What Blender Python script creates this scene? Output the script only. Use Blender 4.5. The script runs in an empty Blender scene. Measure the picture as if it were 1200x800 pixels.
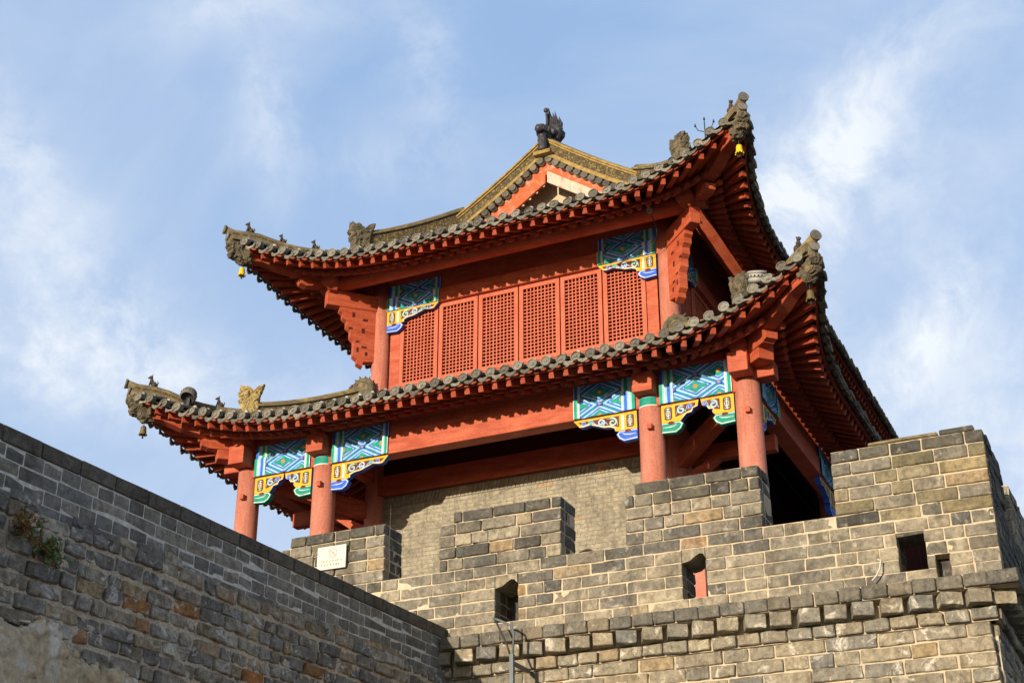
import bpy, math, random
from mathutils import Vector, Matrix, noise
R = math.radians
SC = bpy.context.scene
COL = SC.collection
random.seed(7)

# ------------------------------------------------------------------ camera
cam_d = bpy.data.cameras.new('camera')
cam = bpy.data.objects.new('camera', cam_d); COL.objects.link(cam)
cam.location = (0, 0, 1.6)
cam.rotation_euler = (R(90 + 26.04), 0, R(24.91))
cam_d.sensor_width = 36.0
cam_d.lens = 36.0 * 1740 / 1200
cam_d.clip_start = 0.1; cam_d.clip_end = 3000
SC.camera = cam

# ------------------------------------------------------------------ world, sun, exposure
SUN_AZ = 9.0      # degrees left of the facade normal
SUN_EL = 8.4
W = bpy.data.worlds.new('World'); SC.world = W; W.use_nodes = True
nt = W.node_tree; nt.nodes.clear()
def wn(t, **k):
    n = nt.nodes.new(t)
    for a, b in k.items(): setattr(n, a, b)
    return n
sky = wn('ShaderNodeTexSky', sky_type='NISHITA', sun_disc=False)
sky.sun_elevation = R(SUN_EL); sky.sun_rotation = R(180 + SUN_AZ)
sky.air_density = 1.0; sky.dust_density = 0.6; sky.ozone_density = 1.6; sky.altitude = 50
tc = wn('ShaderNodeTexCoord')
mp = wn('ShaderNodeMapping'); mp.inputs['Rotation'].default_value = (0.3, 0.5, 0.4); mp.inputs['Scale'].default_value = (1.6, 2.6, 3.4)
mp.inputs['Location'].default_value = (0.35, 1.9, 0.2)
n1 = wn('ShaderNodeTexNoise'); n1.inputs['Scale'].default_value = 1.7; n1.inputs['Detail'].default_value = 9; n1.inputs['Roughness'].default_value = 0.58; n1.inputs['Distortion'].default_value = 0.5
r1 = wn('ShaderNodeValToRGB'); r1.color_ramp.elements[0].position = 0.42; r1.color_ramp.elements[0].color = (0.0, 0.0, 0.0, 1); r1.color_ramp.elements[1].position = 0.72; r1.color_ramp.elements[1].color = (0.8, 0.8, 0.8, 1)
sep = wn('ShaderNodeSeparateXYZ')
mr = wn('ShaderNodeMapRange'); mr.inputs['From Min'].default_value = 0.60; mr.inputs['From Max'].default_value = 0.10; mr.inputs['To Min'].default_value = 0.0; mr.inputs['To Max'].default_value = 0.42
add = wn('ShaderNodeMath', operation='ADD', use_clamp=True)
mix = wn('ShaderNodeMixRGB', blend_type='MIX'); mix.inputs['Color2'].default_value = (6.9, 7.3, 7.8, 1)
bg = wn('ShaderNodeBackground'); bg.inputs['Strength'].default_value = 0.12
out = wn('ShaderNodeOutputWorld')
L = nt.links.new
L(tc.outputs['Generated'], mp.inputs['Vector']); L(mp.outputs['Vector'], n1.inputs['Vector']); L(n1.outputs['Fac'], r1.inputs['Fac'])
L(tc.outputs['Generated'], sep.inputs['Vector']); L(sep.outputs['Z'], mr.inputs['Value'])
veil = wn('ShaderNodeMixRGB', blend_type='MIX'); veil.inputs['Color2'].default_value = (2.9, 4.35, 6.9, 1)
L(sky.outputs['Color'], veil.inputs['Color1'])
vr_ = wn('ShaderNodeMapRange'); vr_.inputs['From Min'].default_value = -0.25; vr_.inputs['From Max'].default_value = 0.45; vr_.inputs['To Min'].default_value = 0.0; vr_.inputs['To Max'].default_value = 0.82  # haze veil kept ahead of the camera; sky behind stays darker to cut fill
L(sep.outputs['Y'], vr_.inputs['Value']); L(vr_.outputs['Result'], veil.inputs['Fac'])
# wisps of cloud, each in its own direction of the sky (azimuth right of +Y, elevation, half sizes, tilt, density; degrees)
nw_ = wn('ShaderNodeTexNoise'); nw_.inputs['Scale'].default_value = 5.0; nw_.inputs['Detail'].default_value = 6
nwb = wn('ShaderNodeVectorMath', operation='SUBTRACT'); nwb.inputs[1].default_value = (.5, .5, .5)
nws = wn('ShaderNodeVectorMath', operation='SCALE'); nws.inputs['Scale'].default_value = 0.13
nwa = wn('ShaderNodeVectorMath', operation='ADD')
L(tc.outputs['Generated'], nw_.inputs['Vector']); L(nw_.outputs['Color'], nwb.inputs[0]); L(nwb.outputs[0], nws.inputs[0]); L(nws.outputs[0], nwa.inputs[0]); L(tc.outputs['Generated'], nwa.inputs[1])
nd_ = wn('ShaderNodeTexNoise'); nd_.inputs['Scale'].default_value = 16.0; nd_.inputs['Detail'].default_value = 8; nd_.inputs['Roughness'].default_value = .65
L(nwa.outputs[0], nd_.inputs['Vector'])
ndr = wn('ShaderNodeMapRange'); ndr.inputs['From Min'].default_value = .38; ndr.inputs['From Max'].default_value = .62
L(nd_.outputs['Fac'], ndr.inputs['Value'])
cloud_sum = None
for (az, el, sa, sb, tilt, dens) in ((-9.4, 33.0, 6.5, 1.6, 36, .50), (-13.2, 29.8, 5.0, 2.0, 42, .32), (-11, 30.0, 7.5, 4.0, 36, .30), (-8.6, 25.4, 3.2, 1.1, 35, .55), (-6, 21, 5, 5, 20, .50), (-46.3, 32.7, 2.4, 1.4, -50, .5), (-44.0, 28.3, 4.6, 2.4, -30, .45), (-44.6, 24.9, 4.0, 1.6, -10, .6), (-36.6, 34.0, 1.3, 2.2, 10, .5), (-28.8, 37.2, 1.3, 3.4, 25, .4), (-38.2, 37.6, 3.6, 1.1, 15, .38), (-38, 25.2, 4.5, 1.8, -20, .45), (-31.5, 33.6, 3, 1.2, 10, .25)):
    ce = Vector((math.sin(R(az)) * math.cos(R(el)), math.cos(R(az)) * math.cos(R(el)), math.sin(R(el))))
    e_ = Vector((math.cos(R(az)), -math.sin(R(az)), 0)); u_ = e_.cross(ce)
    m_a = e_ * math.cos(R(tilt)) + u_ * math.sin(R(tilt)); m_b = -e_ * math.sin(R(tilt)) + u_ * math.cos(R(tilt))
    sq = []
    for ax_, sz_ in ((m_a, sa), (m_b, sb)):
        d_ = wn('ShaderNodeVectorMath', operation='DOT_PRODUCT'); d_.inputs[1].default_value = ax_ / math.sin(R(sz_)); L(nwa.outputs[0], d_.inputs[0])
        p_ = wn('ShaderNodeMath', operation='POWER'); p_.inputs[1].default_value = 2.0
        ab = wn('ShaderNodeMath', operation='ABSOLUTE'); L(d_.outputs['Value'], ab.inputs[0]); L(ab.outputs[0], p_.inputs[0]); sq.append(p_)
    fr_ = wn('ShaderNodeVectorMath', operation='DOT_PRODUCT'); fr_.inputs[1].default_value = ce; L(tc.outputs['Generated'], fr_.inputs[0])
    gt = wn('ShaderNodeMath', operation='GREATER_THAN'); gt.inputs[1].default_value = 0.3; L(fr_.outputs['Value'], gt.inputs[0])
    s2 = wn('ShaderNodeMath', operation='ADD'); L(sq[0].outputs[0], s2.inputs[0]); L(sq[1].outputs[0], s2.inputs[1])
    ml = wn('ShaderNodeMath', operation='MULTIPLY'); ml.inputs[1].default_value = -0.9; L(s2.outputs[0], ml.inputs[0])
    ex_ = wn('ShaderNodeMath', operation='EXPONENT'); L(ml.outputs[0], ex_.inputs[0])
    m2 = wn('ShaderNodeMath', operation='MULTIPLY'); m2.inputs[1].default_value = dens; L(ex_.outputs[0], m2.inputs[0])
    m3 = wn('ShaderNodeMath', operation='MULTIPLY'); L(m2.outputs[0], m3.inputs[0]); L(gt.outputs[0], m3.inputs[1])
    if cloud_sum is None: cloud_sum = m3
    else:
        ad = wn('ShaderNodeMath', operation='ADD'); L(cloud_sum.outputs[0], ad.inputs[0]); L(m3.outputs[0], ad.inputs[1]); cloud_sum = ad
nmix = wn('ShaderNodeMath', operation='MULTIPLY_ADD'); nmix.inputs[1].default_value = .85; nmix.inputs[2].default_value = .2
L(ndr.outputs['Result'], nmix.inputs[0])
cm_ = wn('ShaderNodeMath', operation='MULTIPLY'); L(cloud_sum.outputs[0], cm_.inputs[0]); L(nmix.outputs[0], cm_.inputs[1])
soft = wn('ShaderNodeMath', operation='MULTIPLY'); soft.inputs[1].default_value = .34; L(r1.outputs['Color'], soft.inputs[0])
add0 = wn('ShaderNodeMath', operation='ADD', use_clamp=True); L(cm_.outputs[0], add0.inputs[0]); L(soft.outputs[0], add0.inputs[1])
L(add0.outputs[0], add.inputs[0]); L(mr.outputs['Result'], add.inputs[1])
L(add.outputs[0], mix.inputs['Fac']); L(veil.outputs['Color'], mix.inputs['Color1']); L(mix.outputs['Color'], bg.inputs['Color'])
L(bg.outputs['Background'], out.inputs['Surface'])

sd = bpy.data.lights.new('sun', 'SUN'); sd.energy = 5.0; sd.angle = R(0.6); sd.color = (1.0, 0.85, 0.66)
sun = bpy.data.objects.new('sun', sd); COL.objects.link(sun)
sv = Vector((-math.sin(R(SUN_AZ)) * math.cos(R(SUN_EL)), -math.cos(R(SUN_AZ)) * math.cos(R(SUN_EL)), math.sin(R(SUN_EL))))
sun.rotation_euler = sv.to_track_quat('Z', 'Y').to_euler(); sun.location = sv * 50

SC.render.engine = 'CYCLES'
SC.view_settings.view_transform = 'Standard'; SC.view_settings.look = 'None'
SC.view_settings.exposure = 0.13; SC.view_settings.gamma = 1.0
SC.render.resolution_x = 1024; SC.render.resolution_y = 682

# ------------------------------------------------------------------ materials
MATS = {}
def newmat(name):
    m = bpy.data.materials.new(name); m.use_nodes = True
    MATS[name] = m
    return m, m.node_tree, m.node_tree.nodes['Principled BSDF']
def ramp(t, stops, interp='LINEAR'):
    n = t.nodes.new('ShaderNodeValToRGB'); cr = n.color_ramp; cr.interpolation = interp
    cr.elements[0].position = stops[0][0]; cr.elements[0].color = (*stops[0][1], 1)
    cr.elements[1].position = stops[-1][0]; cr.elements[1].color = (*stops[-1][1], 1)
    for p, c in stops[1:-1]:
        e = cr.elements.new(p); e.color = (*c, 1)
    return n
def noisen(t, scale, detail=5, rough=0.55, dist=0.0, vec=None):
    n = t.nodes.new('ShaderNodeTexNoise')
    n.inputs['Scale'].default_value = scale; n.inputs['Detail'].default_value = detail
    n.inputs['Roughness'].default_value = rough; n.inputs['Distortion'].default_value = dist
    if vec is None:
        g = t.nodes.new('ShaderNodeNewGeometry'); vec = g.outputs['Position']
    t.links.new(vec, n.inputs['Vector'])
    return n
def mixc(t, fac, c1, c2, mode='MIX'):
    n = t.nodes.new('ShaderNodeMixRGB'); n.blend_type = mode
    for s, v in (('Fac', fac), ('Color1', c1), ('Color2', c2)):
        if hasattr(v, 'links') or hasattr(v, 'is_linked'): t.links.new(v, n.inputs[s])
        elif isinstance(v, (int, float)): n.inputs[s].default_value = v
        else: n.inputs[s].default_value = (*v, 1)
    return n.outputs['Color']
def bump(t, b, h, strength=0.4, dist=0.02):
    n = t.nodes.new('ShaderNodeBump'); n.inputs['Strength'].default_value = strength; n.inputs['Distance'].default_value = dist
    t.links.new(h, n.inputs['Height']); t.links.new(n.outputs['Normal'], b.inputs['Normal'])

def brick_mat(name, stops, stain=(0.62, 0.56, 0.46), stain_amt=0.5, dark=(0.05, 0.048, 0.045), dark_amt=0.5, bs=0.5, sscale=7.0, patch=(0.27, 0.235, 0.175), patch_amt=0.45):
    m, t, b = newmat(name)
    g = t.nodes.new('ShaderNodeNewGeometry')
    rp = ramp(t, stops); t.links.new(g.outputs['Random Per Island'], rp.inputs['Fac'])
    nz = noisen(t, 15, 9, 0.72, 0.4)
    vr = ramp(t, [(0.30, (0.42, 0.41, 0.40)), (0.5, (0.98, 0.97, 0.96)), (0.72, (1.38, 1.35, 1.30))]); t.links.new(nz.outputs['Fac'], vr.inputs['Fac'])
    c = mixc(t, 1.0, rp.outputs['Color'], vr.outputs['Color'], 'MULTIPLY')
    npt = noisen(t, 10, 7, 0.72, 0.8)
    rpt = ramp(t, [(0.52, (0, 0, 0)), (0.60, (patch_amt,) * 3)]); t.links.new(npt.outputs['Fac'], rpt.inputs['Fac'])
    c = mixc(t, rpt.outputs['Color'], c, patch)
    # run-off streaks
    gm = t.nodes.new('ShaderNodeMapping'); gm.inputs['Scale'].default_value = (3.2, 3.2, 0.55); t.links.new(g.outputs['Position'], gm.inputs['Vector'])
    nrs = noisen(t, 1.6, 7, 0.7, 0.2, gm.outputs['Vector'])
    rrs = ramp(t, [(0.36, (0.62, 0.60, 0.57)), (0.5, (1, 1, 1))]); t.links.new(nrs.outputs['Fac'], rrs.inputs['Fac'])
    c = mixc(t, 0.8, c, rrs.outputs['Color'], 'MULTIPLY')
    # pale mineral bloom
    ns = noisen(t, sscale, 7, 0.7, 0.6)
    rs = ramp(t, [(0.555, (0, 0, 0)), (0.66, (stain_amt,) * 3)]); t.links.new(ns.outputs['Fac'], rs.inputs['Fac'])
    c = mixc(t, rs.outputs['Color'], c, stain)
    nd = noisen(t, 2.0, 9, 0.72, 0.5)
    rd = ramp(t, [(0.47, (0, 0, 0)), (0.64, (dark_amt,) * 3)]); t.links.new(nd.outputs['Fac'], rd.inputs['Fac'])
    c = mixc(t, rd.outputs['Color'], c, dark)
    t.links.new(c, b.inputs['Base Color']); b.inputs['Roughness'].default_value = 0.92
    b.inputs['Specular IOR Level'].default_value = 0.25
    nb = noisen(t, 22, 9, 0.75, 0.3)
    bump(t, b, nb.outputs['Fac'], min(1.0, bs * 1.5), 0.035)
    return m
brick_mat('parapet_brick', [(0.0, (0.41, 0.355, 0.255)), (0.3, (0.34, 0.30, 0.225)), (0.5, (0.25, 0.23, 0.185)), (0.66, (0.38, 0.335, 0.245)), (0.80, (0.19, 0.175, 0.15)), (0.92, (0.11, 0.11, 0.105)), (0.985, (0.38, 0.31, 0.20)), (1.0, (0.42, 0.25, 0.11))], stain=(0.66, 0.60, 0.49), stain_amt=0.55, dark_amt=0.6)
brick_mat('base_brick', [(0.0, (0.44, 0.38, 0.27)), (0.3, (0.32, 0.295, 0.235)), (0.5, (0.47, 0.40, 0.28)), (0.7, (0.24, 0.24, 0.22)), (0.88, (0.36, 0.33, 0.26)), (0.985, (0.44, 0.33, 0.19)), (1.0, (0.45, 0.22, 0.09))], stain=(0.82, 0.76, 0.64), stain_amt=0.95, dark_amt=0.3, bs=0.8, sscale=5)
brick_mat('mossy_brick', [(0.0, (0.36, 0.29, 0.16)), (0.4, (0.28, 0.23, 0.13)), (0.7, (0.35, 0.30, 0.20)), (1.0, (0.18, 0.16, 0.09))], stain=(0.4, 0.33, 0.15), stain_amt=0.4, dark_amt=0.5)
brick_mat('cap_and_shade_brick', [(0.0, (0.12, 0.115, 0.10)), (0.5, (0.085, 0.083, 0.075)), (0.85, (0.15, 0.14, 0.11)), (1.0, (0.20, 0.18, 0.13))], stain_amt=0.3, dark_amt=0.6, patch=(.17, .15, .11))  # weathered caps, and shade put into side faces, jambs and hole backs
brick_mat('ledge_brick', [(0.0, (0.20, 0.185, 0.145)), (0.4, (0.15, 0.145, 0.125)), (0.8, (0.22, 0.20, 0.16)), (0.97, (0.24, 0.2, 0.14)), (1.0, (0.5, 0.24, 0.08))], stain_amt=0.4, dark_amt=0.5)
brick_mat('rough_brick', [(0.0, (0.42, 0.40, 0.37)), (0.22, (0.22, 0.22, 0.225)), (0.42, (0.50, 0.45, 0.37)), (0.6, (0.31, 0.30, 0.295)), (0.75, (0.52, 0.41, 0.26)), (0.9, (0.24, 0.235, 0.225)), (0.93, (0.66, 0.63, 0.57)), (0.96, (0.42, 0.25, 0.13)), (1.0, (0.60, 0.26, 0.09))], stain=(0.75, 0.75, 0.74), stain_amt=0.9, dark_amt=0.5, bs=0.9, sscale=9, patch=(.20, .17, .12), patch_amt=.5)
brick_mat('smooth_brick', [(0.0, (0.30, 0.285, 0.26)), (0.4, (0.19, 0.185, 0.175)), (0.7, (0.36, 0.33, 0.285)), (1.0, (0.22, 0.225, 0.225))], stain=(0.3, 0.32, 0.36), stain_amt=0.35, dark_amt=0.4, bs=0.4, patch=(.14, .13, .115), patch_amt=.4)
brick_mat('smooth_cap_brick', [(0.0, (0.13, 0.115, 0.095)), (0.5, (0.16, 0.145, 0.12)), (1.0, (0.12, 0.115, 0.11))], stain_amt=0.15, dark_amt=0.5, bs=0.4, patch=(.09, .08, .065))
brick_mat('hall_brick', [(0.0, (0.36, 0.33, 0.25)), (0.4, (0.32, 0.30, 0.235)), (0.8, (0.38, 0.345, 0.26)), (0.97, (0.30, 0.28, 0.22)), (1.0, (0.5, 0.3, 0.14))], stain_amt=0.1, dark_amt=0.30, bs=0.25, patch=(.42, .35, .22), patch_amt=.4)

def plain(name, col, rough=0.7, var=0.25, nscale=8, bs=0.25, bscale=40, spec=0.3, metal=0.0, dirt=None, dirt_amt=0.5, dscale=3.0, island=False):
    m, t, b = newmat(name)
    n = noisen(t, nscale, 6, 0.6)
    rp = ramp(t, [(0.25, tuple(c * (1 - var) for c in col)), (0.75, tuple(min(1, c * (1 + var)) for c in col))]); t.links.new(n.outputs['Fac'], rp.inputs['Fac'])
    c = rp.outputs['Color']
    if dirt:
        nd = noisen(t, dscale, 7, 0.68, 0.5)
        rd = ramp(t, [(0.5, (0, 0, 0)), (0.66, (dirt_amt,) * 3)]); t.links.new(nd.outputs['Fac'], rd.inputs['Fac'])
        c = mixc(t, rd.outputs['Color'], c, dirt)
    if island:
        gi = t.nodes.new('ShaderNodeNewGeometry'); ri = ramp(t, [(0.0, (0.55, 0.53, 0.50)), (1.0, (1.3, 1.27, 1.2))]); t.links.new(gi.outputs['Random Per Island'], ri.inputs['Fac'])
        c = mixc(t, 1.0, c, ri.outputs['Color'], 'MULTIPLY')
    t.links.new(c, b.inputs['Base Color'])
    b.inputs['Roughness'].default_value = rough; b.inputs['Metallic'].default_value = metal; b.inputs['Specular IOR Level'].default_value = spec
    if bs: bump(t, b, noisen(t, bscale, 6, 0.65).outputs['Fac'], bs, 0.01)
    return m
plain('mortar', (0.54, 0.455, 0.32), 0.95, 0.2, 14, 0.6, 60, dirt=(0.40, 0.33, 0.22), dirt_amt=0.5)
plain('grey_mortar', (0.62, 0.60, 0.56), 0.95, 0.3, 20, 0.5, 60)
plain('rubble_mortar', (0.52, 0.44, 0.34), 0.95, 0.5, 40, 1.0, 45, dirt=(0.60, 0.54, 0.46), dirt_amt=0.7, dscale=14)
plain('hall_mortar', (0.22, 0.195, 0.145), 0.95, 0.15, 20, 0.3)
plain('plaster', (0.52, 0.42, 0.29), 0.95, 0.35, 16, 1.0, 30, dirt=(0.80, 0.78, 0.74), dirt_amt=0.95, dscale=2.6)
def wood(name, col, fade, rough=0.62, horiz=False, island=False):
    m, t, b = newmat(name)
    g = t.nodes.new('ShaderNodeNewGeometry'); mp_ = t.nodes.new('ShaderNodeMapping'); mp_.inputs['Scale'].default_value = (0.8, 0.8, 4) if horiz else (3, 3, 0.6)
    t.links.new(g.outputs['Position'], mp_.inputs['Vector'])
    n = noisen(t, 3.0, 7, 0.62, 0.3, mp_.outputs['Vector'])
    rp = ramp(t, [(0.3, col), (0.7, fade)]); t.links.new(n.outputs['Fac'], rp.inputs['Fac'])
    n2 = noisen(t, 30, 6, 0.6)
    r2 = ramp(t, [(0.3, (0.8, 0.8, 0.8)), (0.7, (1.12, 1.12, 1.12))]); t.links.new(n2.outputs['Fac'], r2.inputs['Fac'])
    c = mixc(t, 1.0, rp.outputs['Color'], r2.outputs['Color'], 'MULTIPLY')
    # grime streaks along the grain, hairline cracks
    ms = t.nodes.new('ShaderNodeMapping'); ms.inputs['Scale'].default_value = (0.9, 0.9, 16) if horiz else (14, 14, 0.8)
    t.links.new(g.outputs['Position'], ms.inputs['Vector'])
    nk = noisen(t, 1.6, 8, 0.7, 0.2, ms.outputs['Vector'])
    rk = ramp(t, [(0.28, (0.55, 0.5, 0.48)), (0.45, (1, 1, 1))]); t.links.new(nk.outputs['Fac'], rk.inputs['Fac'])
    c = mixc(t, 0.7, c, rk.outputs['Color'], 'MULTIPLY')
    nq = noisen(t, 5.0, 8, 0.8, 0.0, ms.outputs['Vector'])
    rq = ramp(t, [(0.485, (0, 0, 0)), (0.5, (0.75, 0.75, 0.75)), (0.515, (0, 0, 0))]); t.links.new(nq.outputs['Fac'], rq.inputs['Fac'])
    npk = noisen(t, 1.1, 3, 0.5); rpk = ramp(t, [(0.5, (0, 0, 0)), (0.6, (1, 1, 1))]); t.links.new(npk.outputs['Fac'], rpk.inputs['Fac'])
    c = mixc(t, mixc(t, 1.0, rq.outputs['Color'], rpk.outputs['Color'], 'MULTIPLY'), c, (0.14, 0.03, 0.015))
    if island:
        ri = ramp(t, [(0.0, (0.7, 0.68, 0.66)), (1.0, (1.15, 1.2, 1.25))]); t.links.new(g.outputs['Random Per Island'], ri.inputs['Fac'])
        c = mixc(t, 1.0, c, ri.outputs['Color'], 'MULTIPLY')
    # chips of bare filler
    nc = noisen(t, 16, 8, 0.75, 0.4)
    rc = ramp(t, [(0.715, (0, 0, 0)), (0.73, (0.8, 0.8, 0.8))]); t.links.new(nc.outputs['Fac'], rc.inputs['Fac'])
    c = mixc(t, rc.outputs['Color'], c, (0.55, 0.42, 0.34))
    t.links.new(c, b.inputs['Base Color']); b.inputs['Roughness'].default_value = rough; b.inputs['Specular IOR Level'].default_value = 0.3
    bump(t, b, n2.outputs['Fac'], 0.05, 0.01)
    return m
wood('red_column', (0.50, 0.165, 0.105), (0.62, 0.25, 0.18))
wood('red_wood', (0.38, 0.056, 0.020), (0.57, 0.14, 0.065), horiz=True)
wood('red_lattice', (0.50, 0.10, 0.045), (0.62, 0.155, 0.085))
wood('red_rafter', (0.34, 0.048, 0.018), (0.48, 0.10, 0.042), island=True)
plain('red_dark', (0.07, 0.011, 0.007), 0.75, 0.2)  # red darkened so the colour carries the shade of the inner walls
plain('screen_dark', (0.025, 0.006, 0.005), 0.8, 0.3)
plain('soffit_board', (0.06, 0.012, 0.009), 0.85, 0.3)  # board red lowered toward black to carry the eave shade
plain('bare_board', (0.58, 0.47, 0.38), 0.85, 0.15, 12, 0.4, 30, dirt=(0.62, 0.16, 0.08), dirt_amt=0.8, dscale=6)
plain('gable_paint', (0.58, 0.11, 0.035), 0.7, 0.2, 8, 0.3, 30, dirt=(0.70, 0.45, 0.36), dirt_amt=0.5, dscale=5)
plain('tile', (0.125, 0.12, 0.105), 0.85, 0.45, 12, 0.7, 40, dirt=(0.30, 0.25, 0.14), dirt_amt=0.6, dscale=4, island=True)
plain('tile_end', (0.20, 0.195, 0.17), 0.88, 0.45, 22, 0.9, 55, dirt=(0.12, 0.105, 0.08), dirt_amt=0.75, dscale=9, island=True)
plain('nail_cap', (0.36, 0.36, 0.34), 0.85, 0.4, 20, 0.4, island=True)
plain('ridge_clay', (0.16, 0.13, 0.08), 0.9, 0.35, 12, 0.6, 45, dirt=(0.42, 0.31, 0.10), dirt_amt=0.75, dscale=2.6)
plain('verge_clay', (0.33, 0.225, 0.075), 0.9, 0.4, 14, 0.8, 45, dirt=(0.14, 0.10, 0.05), dirt_amt=0.75, dscale=5)
plain('figure_clay', (0.075, 0.055, 0.04), 0.85, 0.4, 20, 0.7, 60)
plain('dragon_clay', (0.11, 0.095, 0.065), 0.9, 0.4, 14, 0.8, 45, dirt=(0.28, 0.21, 0.10), dirt_amt=0.7, dscale=7)
plain('dragon_ochre', (0.42, 0.32, 0.13), 0.9, 0.35, 14, 0.8, 45, dirt=(0.2, 0.15, 0.08), dirt_amt=0.6, dscale=9)
plain('black_glaze', (0.030, 0.028, 0.032), 0.45, 0.5, 20, 0.6, 50, spec=0.5, dirt=(.11, .10, .09), dirt_amt=.6, dscale=12)
plain('carved_band', (0.075, 0.06, 0.035), 0.95, 0.6, 30, 1.0, 30, dirt=(0.40, 0.29, 0.10), dirt_amt=0.8, dscale=24)
PC = {'p_blue': (0.02, 0.13, 0.68), 'p_lblue': (0.28, 0.54, 0.88), 'p_green': (0.0, 0.30, 0.22), 'p_lgreen': (0.27, 0.64, 0.56), 'p_white': (0.72, 0.72, 0.66),
      'p_orange': (0.72, 0.23, 0.02), 'p_yellow': (0.80, 0.42, 0.015), 'p_dred': (0.12, 0.015, 0.01), 'p_teal': (0.0, 0.27, 0.2)}
for k_, v_ in PC.items(): plain(k_, v_, 0.65, 0.28, 9, 0.15, 40, dirt=tuple(c * .55 + .10 for c in v_), dirt_amt=0.55, dscale=10)
plain('bronze', (0.20, 0.14, 0.06), 0.5, 0.3, 30, 0.3, metal=0.4)
plain('yellow_bell', (0.78, 0.50, 0.02), 0.5, 0.15, 30, 0.1)
plain('iron', (0.05, 0.05, 0.055), 0.55, 0.2, metal=0.3)
plain('grey_steel', (0.13, 0.15, 0.165), 0.55, 0.2, metal=0.2)
plain('sign_white', (0.70, 0.66, 0.54), 0.5, 0.04)
plain('sign_red', (0.65, 0.22, 0.20), 0.5, 0.04)
plain('sign_grey', (0.50, 0.46, 0.38), 0.5, 0.04)
plain('sign_edge', (0.35, 0.32, 0.26), 0.5, 0.04)
plain('white_cord', (0.58, 0.56, 0.50), 0.6, 0.05)
plain('lamp_white', (0.36, 0.35, 0.32), 0.6, 0.15)
plain('paving', (0.06, 0.056, 0.05), 0.9, 0.3, 0.8, 0.4, 12)
plain('leaf', (0.08, 0.20, 0.04), 0.6, 0.4, 30, 0)
plain('dry_leaf', (0.25, 0.10, 0.04), 0.7, 0.4, 30, 0)
plain('stem', (0.10, 0.09, 0.04), 0.8, 0.3, 30, 0)
plain('earth', (0.16, 0.13, 0.09), 0.95, 0.3, 2, 0.5, 20)

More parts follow.
